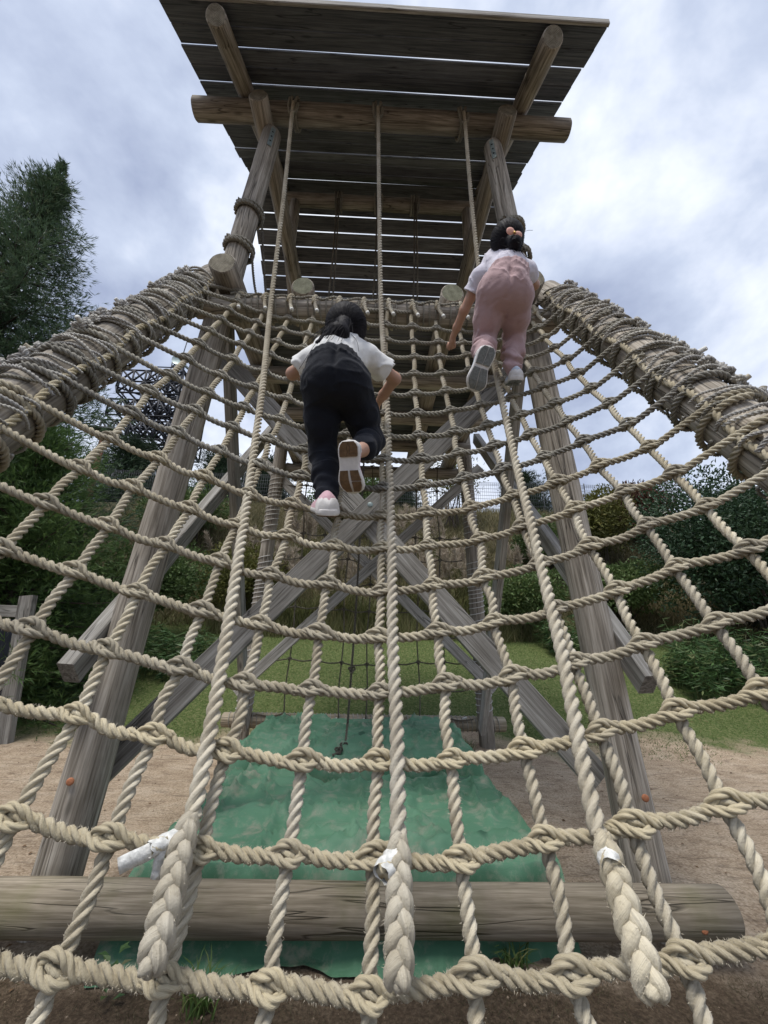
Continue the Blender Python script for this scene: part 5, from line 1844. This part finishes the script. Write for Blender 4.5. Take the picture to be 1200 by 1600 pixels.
# tall green grass fringe at the top of the lawn, lawn blades, dry grass in front
def blades(name, label, xr, yr, n, h, w_, mat, seed, mask=None, lean=.5):
    rr = np.random.default_rng(seed)
    x, y = rr.uniform(*xr, n), rr.uniform(*yr, n)
    if mask is not None:
        ok = mask(x, y, rr)
        x, y = x[ok], y[ok]
    C = np.stack([x, y, terrain(x, y)-.004], -1)
    D = nrm(np.stack([rr.normal(size=len(x))*lean, rr.normal(size=len(x))*lean, np.ones(len(x))], -1))
    N = np.stack([rr.normal(size=len(x)), rr.normal(size=len(x)), np.zeros(len(x))], -1)
    V, F, R = leaf_mesh('b', None, C, D, rr.uniform(.4, 1.1, len(x))*h, rr.uniform(.6, 1.2, len(x))*w_, N, None, 0, True)
    o = link(name, mesh_np(name, V, [F], smooth=False, mats=[mat], rnd=R))
    return tag(o, label, 'grass', None, 'stuff')
def lawn_mask(x, y, rr):
    e_ = 6.75-.10*np.abs(x)+.45*np.sin(x*1.3)+.25*np.sin(x*3.7+1)+.2*np.sin(y*3+x)
    return (y > e_+rr.normal(size=len(x))*.25)
blades('lawn_grass', 'short green lawn rising behind the tower', (-8, 9.5), (5.2, 11.8), 120000, .05, .009, M['grass'], 90, lawn_mask, .7)
blades('tall_grass', 'fringe of tall green grass at the top of the lawn', (-4.2, 4.6), (10.7, 11.6), 6000, .75, .018, M['pampas'], 91, None, .35)
blades('bank_grass', 'rough dry grass covering the steep bank behind the tower', (-10, 11), (11.2, 17.6), 42000, .5, .022, M['bankgrass'], 94, None, .5)
blades('dry_grass', 'thin dry grass on dark soil in front of the foot log', (-2.6, 2.8), (1.3, 2.32), 26000, .045, .0028, M['drygrass'], 92, lambda x, y, rr: rr.random(len(x)) < .35+.65*(np.sin(x*5+1)*np.cos(y*7) > -.2), .9)
blades('dry_grass', 'sparse dry grass scattered over the bare earth beside the mats', (-3.5, 4.5), (2.6, 6.8), 9000, .03, .003, M['drygrass'], 93, lambda x, y, rr: (np.abs(x+.05) > 1.25) & (np.sin(x*2+1)*np.cos(y*2.3) > .1), 1.)
def tuft(label, x, y, h, n, seed, mat='grass'):
    rr = np.random.default_rng(seed)
    C = np.tile(V3(x, y, float(terrain(x, y))-.01), (n, 1))+rr.normal(size=(n, 3))*V3(.03, .03, 0)
    t = 5
    V, F, R = [], [], []
    for k in range(n):
        o = nrm(V3(rr.normal(), rr.normal(), 0))
        hh = h*rr.uniform(.5, 1)
        tt = np.linspace(0, 1, 5)[:, None]
        c = C[k]+o*hh*rr.uniform(.3, .9)*tt**1.7+V3(0, 0, 1)*hh*(tt-.4*tt**3)
        sd = V3(-o[1], o[0], 0)
        w_ = .0035*(1-tt**2)+.0003
        V.append(np.vstack([c-sd*w_, c+sd*w_]))
        F.append(np.array([(q, q+1, 5+q+1, 5+q) for q in range(4)])+10*k)
        R.append(np.full(10, rr.random()))
    o = link('grass_tuft', mesh_np('grass_tuft', np.vstack(V), [np.vstack(F)], mats=[M[mat]], rnd=np.concatenate(R)))
    tag(o, label, 'grass clump', 'grass tufts at the foot log')
tuft('grass tuft in front of the mat, left of the middle upright ropes', -.60, 2.12, .22, 60, 95)
tuft('grass tuft under the foot log, near the right end of the mat', .72, 2.32, .17, 40, 96)
tuft('small grass tuft at the left end of the foot log, below the rail', -1.95, 2.55, .16, 40, 97)
tuft('grass tuft beside the mat corner at the right rear post', 1.35, 5.9, .3, 70, 98)
# little leafy weed
C, D = [], []
for q in range(14):
    az = q*2.4
    C.append(V3(-.98+.02*math.cos(az), 2.16+.02*math.sin(az), .02+.012*q))
    D.append(V3(math.cos(az), math.sin(az), .35))
V, F, R = leaf_mesh('w', None, np.array(C), np.array(D), .05, .028, np.tile(V3(0, 0, 1), (14, 1)))
o = link('weed', mesh_np('weed', V, [F], smooth=False, mats=[M['sasa']], rnd=R))
tag(o, 'little broad-leaved weed on the dark soil in front of the log, left', 'plant')
n = 700
x, y = rng.uniform(-5.5, 6.5, n), rng.uniform(1.5, 10.5, n)
ok = ~((np.abs(x+.05) < 1.35) & (y > 2.2) & (y < 5.8))
x, y = x[ok], y[ok]
C = np.stack([x, y, terrain(x, y)+.006], -1)
D = np.stack([rng.normal(size=len(x)), rng.normal(size=len(x)), rng.normal(size=len(x))*.12], -1)
V, F, R = leaf_mesh('l', None, C, D, rng.uniform(.02, .05, len(x)), rng.uniform(.012, .025, len(x)), np.tile(V3(0, 0, 1), (len(x), 1))+rng.normal(size=D.shape)*.2)
M['litter'] = leaf_mat('dead_leaf', (.07, .04, .02), (.2, .12, .06), (.3, .24, .12), .1, .8)
o = link('leaf_litter', mesh_np('leaf_litter', V, [F], smooth=False, mats=[M['litter']], rnd=R))
tag(o, 'scattered dead leaves on the bare earth and lawn', 'leaves', None, 'stuff')
# pebbles and crumbs on the bare earth
n = 5000
x, y = rng.uniform(-4.5, 5.5, n), rng.uniform(1.4, 7.2, n)
C = np.stack([x, y, terrain(x, y)], -1)
r = rng.uniform(.002, .008, (n, 1))*rng.uniform(.6, 1.3, (n, 1))
oc = np.array([(1, 0, 0), (-1, 0, 0), (0, 1, 0), (0, -1, 0), (0, 0, .7), (0, 0, -.7)], float)
V = (C[:, None]+oc[None]*r[:, None]*rng.uniform(.6, 1.4, (n, 6, 1))).reshape(-1, 3)
fo_ = np.array([(0, 2, 4), (2, 1, 4), (1, 3, 4), (3, 0, 4), (2, 0, 5), (1, 2, 5), (3, 1, 5), (0, 3, 5)])
F = (np.arange(n)[:, None, None]*6+fo_[None]).reshape(-1, 3)
M['pebble'] = plain('earth_crumb', (.26, .2, .145), .95, .1, 0, .5, 3.)
o = link('pebbles', mesh_np('pebbles', V, [F], smooth=True, mats=[M['pebble']]))
tag(o, 'small crumbs and pebbles lying on the bare earth', 'gravel', None, 'stuff')

# ------------------------------------------------------------------ wire fence on the bank
fence = thing('wire_fence', 'dark wire mesh fence along the top of the bank', 'fence', (0, 17.4, float(terrain(0, 17.4))))
pw, ph = 2.0, 1.7
p_ = Parts()
for q in np.arange(0, pw, .1):
    p_.add(*tube([V3(q, 0, 0), V3(q, 0, ph)], .006, 5, dense=False))
for q in list(np.arange(.02, ph, .17))+[ph-.02, ph-.09]:
    p_.add(*tube([V3(0, -.008, q), V3(pw, -.008, q)], .008, 5, dense=False))
pan = p_.mesh('wire_panel', M['wire'])
for k in range(-9, 9):
    x0 = k*pw
    z0 = float(terrain(x0, 17.4))+.05
    link('wire_panel', pan, fence, Matrix.Translation((x0, 17.4, z0)))
    link('fence_post', ropes_mesh('fence_post', M['wire'], tube([V3(x0, 17.43, z0-.4), V3(x0, 17.43, z0+ph+.06)], .03, 6, dense=False)), fence)

# ------------------------------------------------------------------ lattice radio mast far behind
AB = V3(-24.5, 40., 10.)
mast = thing('radio_mast', 'dark steel lattice radio mast with stacked antenna platforms, far behind on the left', 'radio mast', tuple(AB))
def bars(name, segs, r, parent=mast):
    p_ = Parts()
    for a, b in segs:
        p_.add(*tube([np.array(a, float), np.array(b, float)], r, 5, dense=False))
    return link(name, p_.mesh(name, M['steel']), parent)
def lattice(name, x0, x1, y0, y1, z0, z1, nx_, nz_, r):
    sg = []
    for y in (y0, y1):
        xs_ = np.linspace(x0, x1, nx_+1)
        zs_ = np.linspace(z0, z1, nz_+1)
        for x in xs_: sg.append(((x, y, z0), (x, y, z1)))
        for z in zs_: sg.append(((x0, y, z), (x1, y, z)))
        for a in range(nx_):
            for b in range(nz_):
                sg.append(((xs_[a], y, zs_[b]), (xs_[a+1], y, zs_[b+1])))
                sg.append(((xs_[a+1], y, zs_[b]), (xs_[a], y, zs_[b+1])))
    for x in np.linspace(x0, x1, nx_+1):
        for z in (z0, z1): sg.append(((x, y0, z), (x, y1, z)))
    return bars(name, sg, r)
ax, ay = AB[0], AB[1]
# four legs that taper upwards
for sx in (-1, 1):
    for sy in (-1, 1):
        bars('lattice_leg', [((ax+1.2+sx*3.2, ay+sy*3.2, 8), (ax+1.2+sx*1.6, ay+sy*1.6, 30))], .14)
sg = []
for k in range(11):
    z0, z1 = 8+k*2, 10+k*2
    w0, w1 = 3.2-1.6*(k*2)/22, 3.2-1.6*((k+1)*2)/22
    for (a, b) in (((-1, -1), (1, -1)), ((1, -1), (1, 1)), ((1, 1), (-1, 1)), ((-1, 1), (-1, -1))):
        sg.append(((ax+1.2+a[0]*w0, ay+a[1]*w0, z0), (ax+1.2+b[0]*w1, ay+b[1]*w1, z1)))
        sg.append(((ax+1.2+b[0]*w0, ay+b[1]*w0, z0), (ax+1.2+a[0]*w1, ay+a[1]*w1, z1)))
        sg.append(((ax+1.2+a[0]*w1, ay+a[1]*w1, z1), (ax+1.2+b[0]*w1, ay+b[1]*w1, z1)))
bars('lattice_bracing', sg, .07)
lattice('antenna_platform', ax-1.9, ax+4.4, ay-4, ay+1, 25., 27.7, 5, 2, .10)
lattice('antenna_platform', ax-2.4, ax+5.0, ay-4, ay+1, 22.4, 24.2, 6, 1, .10)
lattice('antenna_platform', ax-2.6, ax+5.2, ay-4, ay+1, 19.8, 21.8, 6, 1, .10)
px_, pz_ = ax-3.6, 27.0
bars('prow', [((ax-1.9, ay-4, 25.), (px_, ay-2, pz_)), ((ax-1.9, ay-4, 27.7), (px_, ay-2, pz_)), ((ax-1.9, ay+1, 27.7), (px_, ay-2, pz_)), ((ax-1.9, ay+1, 25.), (px_, ay-2, pz_))], .1)
lattice('top_mast', ax+.9, ax+1.8, ay-.5, ay+.5, 27.7, 31.6, 1, 6, .06)
bars('whip_antenna', [((ax+1.5, ay, 31.5), (ax+1.8, ay, 35.))], .06)
bars('whip_antenna', [((ax-2.6, ay-2, 24), (ax-2.6, ay-2, 26.6))], .05)
for (x, z) in ((ax+3.8, 28.9),):
    p_ = Parts()
    V, Fq = [], []
    th = np.arange(14)*2*PI/14
    for q, rr_ in enumerate((.02, .3, .5, .66)):
        V.append(np.column_stack([x+rr_*np.cos(th), np.full(14, ay-4.4-.25*rr_**2), z+rr_*np.sin(th)]))
    V = np.vstack(V)
    i = np.arange(3)[:, None]*14
    j = np.arange(14)[None]
    Q = np.stack([i+j, i+(j+1) % 14, i+14+(j+1) % 14, i+14+j], -1).reshape(-1, 4)
    p_.add(V, [Q])
    p_.add(*tube([V3(x, ay-4.3, z), V3(x+.4, ay-3, z)], .15, 6, dense=False))
    link('dish', p_.mesh('dish', M['galv']), mast)

# rusty pole with a flat cap
pz = float(terrain(-9.7, 13.2))
pole = thing('rusty_pole', 'reddish brown pole with a flat cap beside the wire fence', 'pole', (-9.7, 13.2, pz))
link('shaft', ropes_mesh('shaft', M['rust'], tube([V3(-9.62, 13.2, pz-.2), V3(-9.72, 13.2, 8.45)], .10, 10, dense=False)), pole)
plank('cap', (-10.2, 13.2, 8.48), (-9.2, 13.2, 8.42), .5, .06, (0, 0, 1), pole, 'roof')

# wooden board at the left edge
bz = 0.0
wb = thing('wooden_board', 'dark board framed by grey timber posts at the left edge', 'sign board', (-5.0, 5.9, bz))
plank('post', (-4.62, 6.0, -.1), (-4.86, 6.0, 1.92), .19, .1, (0, 1, 0), wb)
plank('post', (-6.6, 6.0, -.1), (-6.6, 6.0, 1.92), .19, .1, (0, 1, 0), wb)
plank('rail', (-6.5, 6.0, 1.72), (-4.93, 6.0, 1.70), .16, .07, (0, 1, 0), wb)
M['blk'] = plain('dark_panel', (.012, .014, .022), .4, .4)
plank('panel', (-6.5, 6.03, 1.10), (-4.86, 6.03, 1.10), 1.0, .03, (0, 1, 0), wb, 'blk')
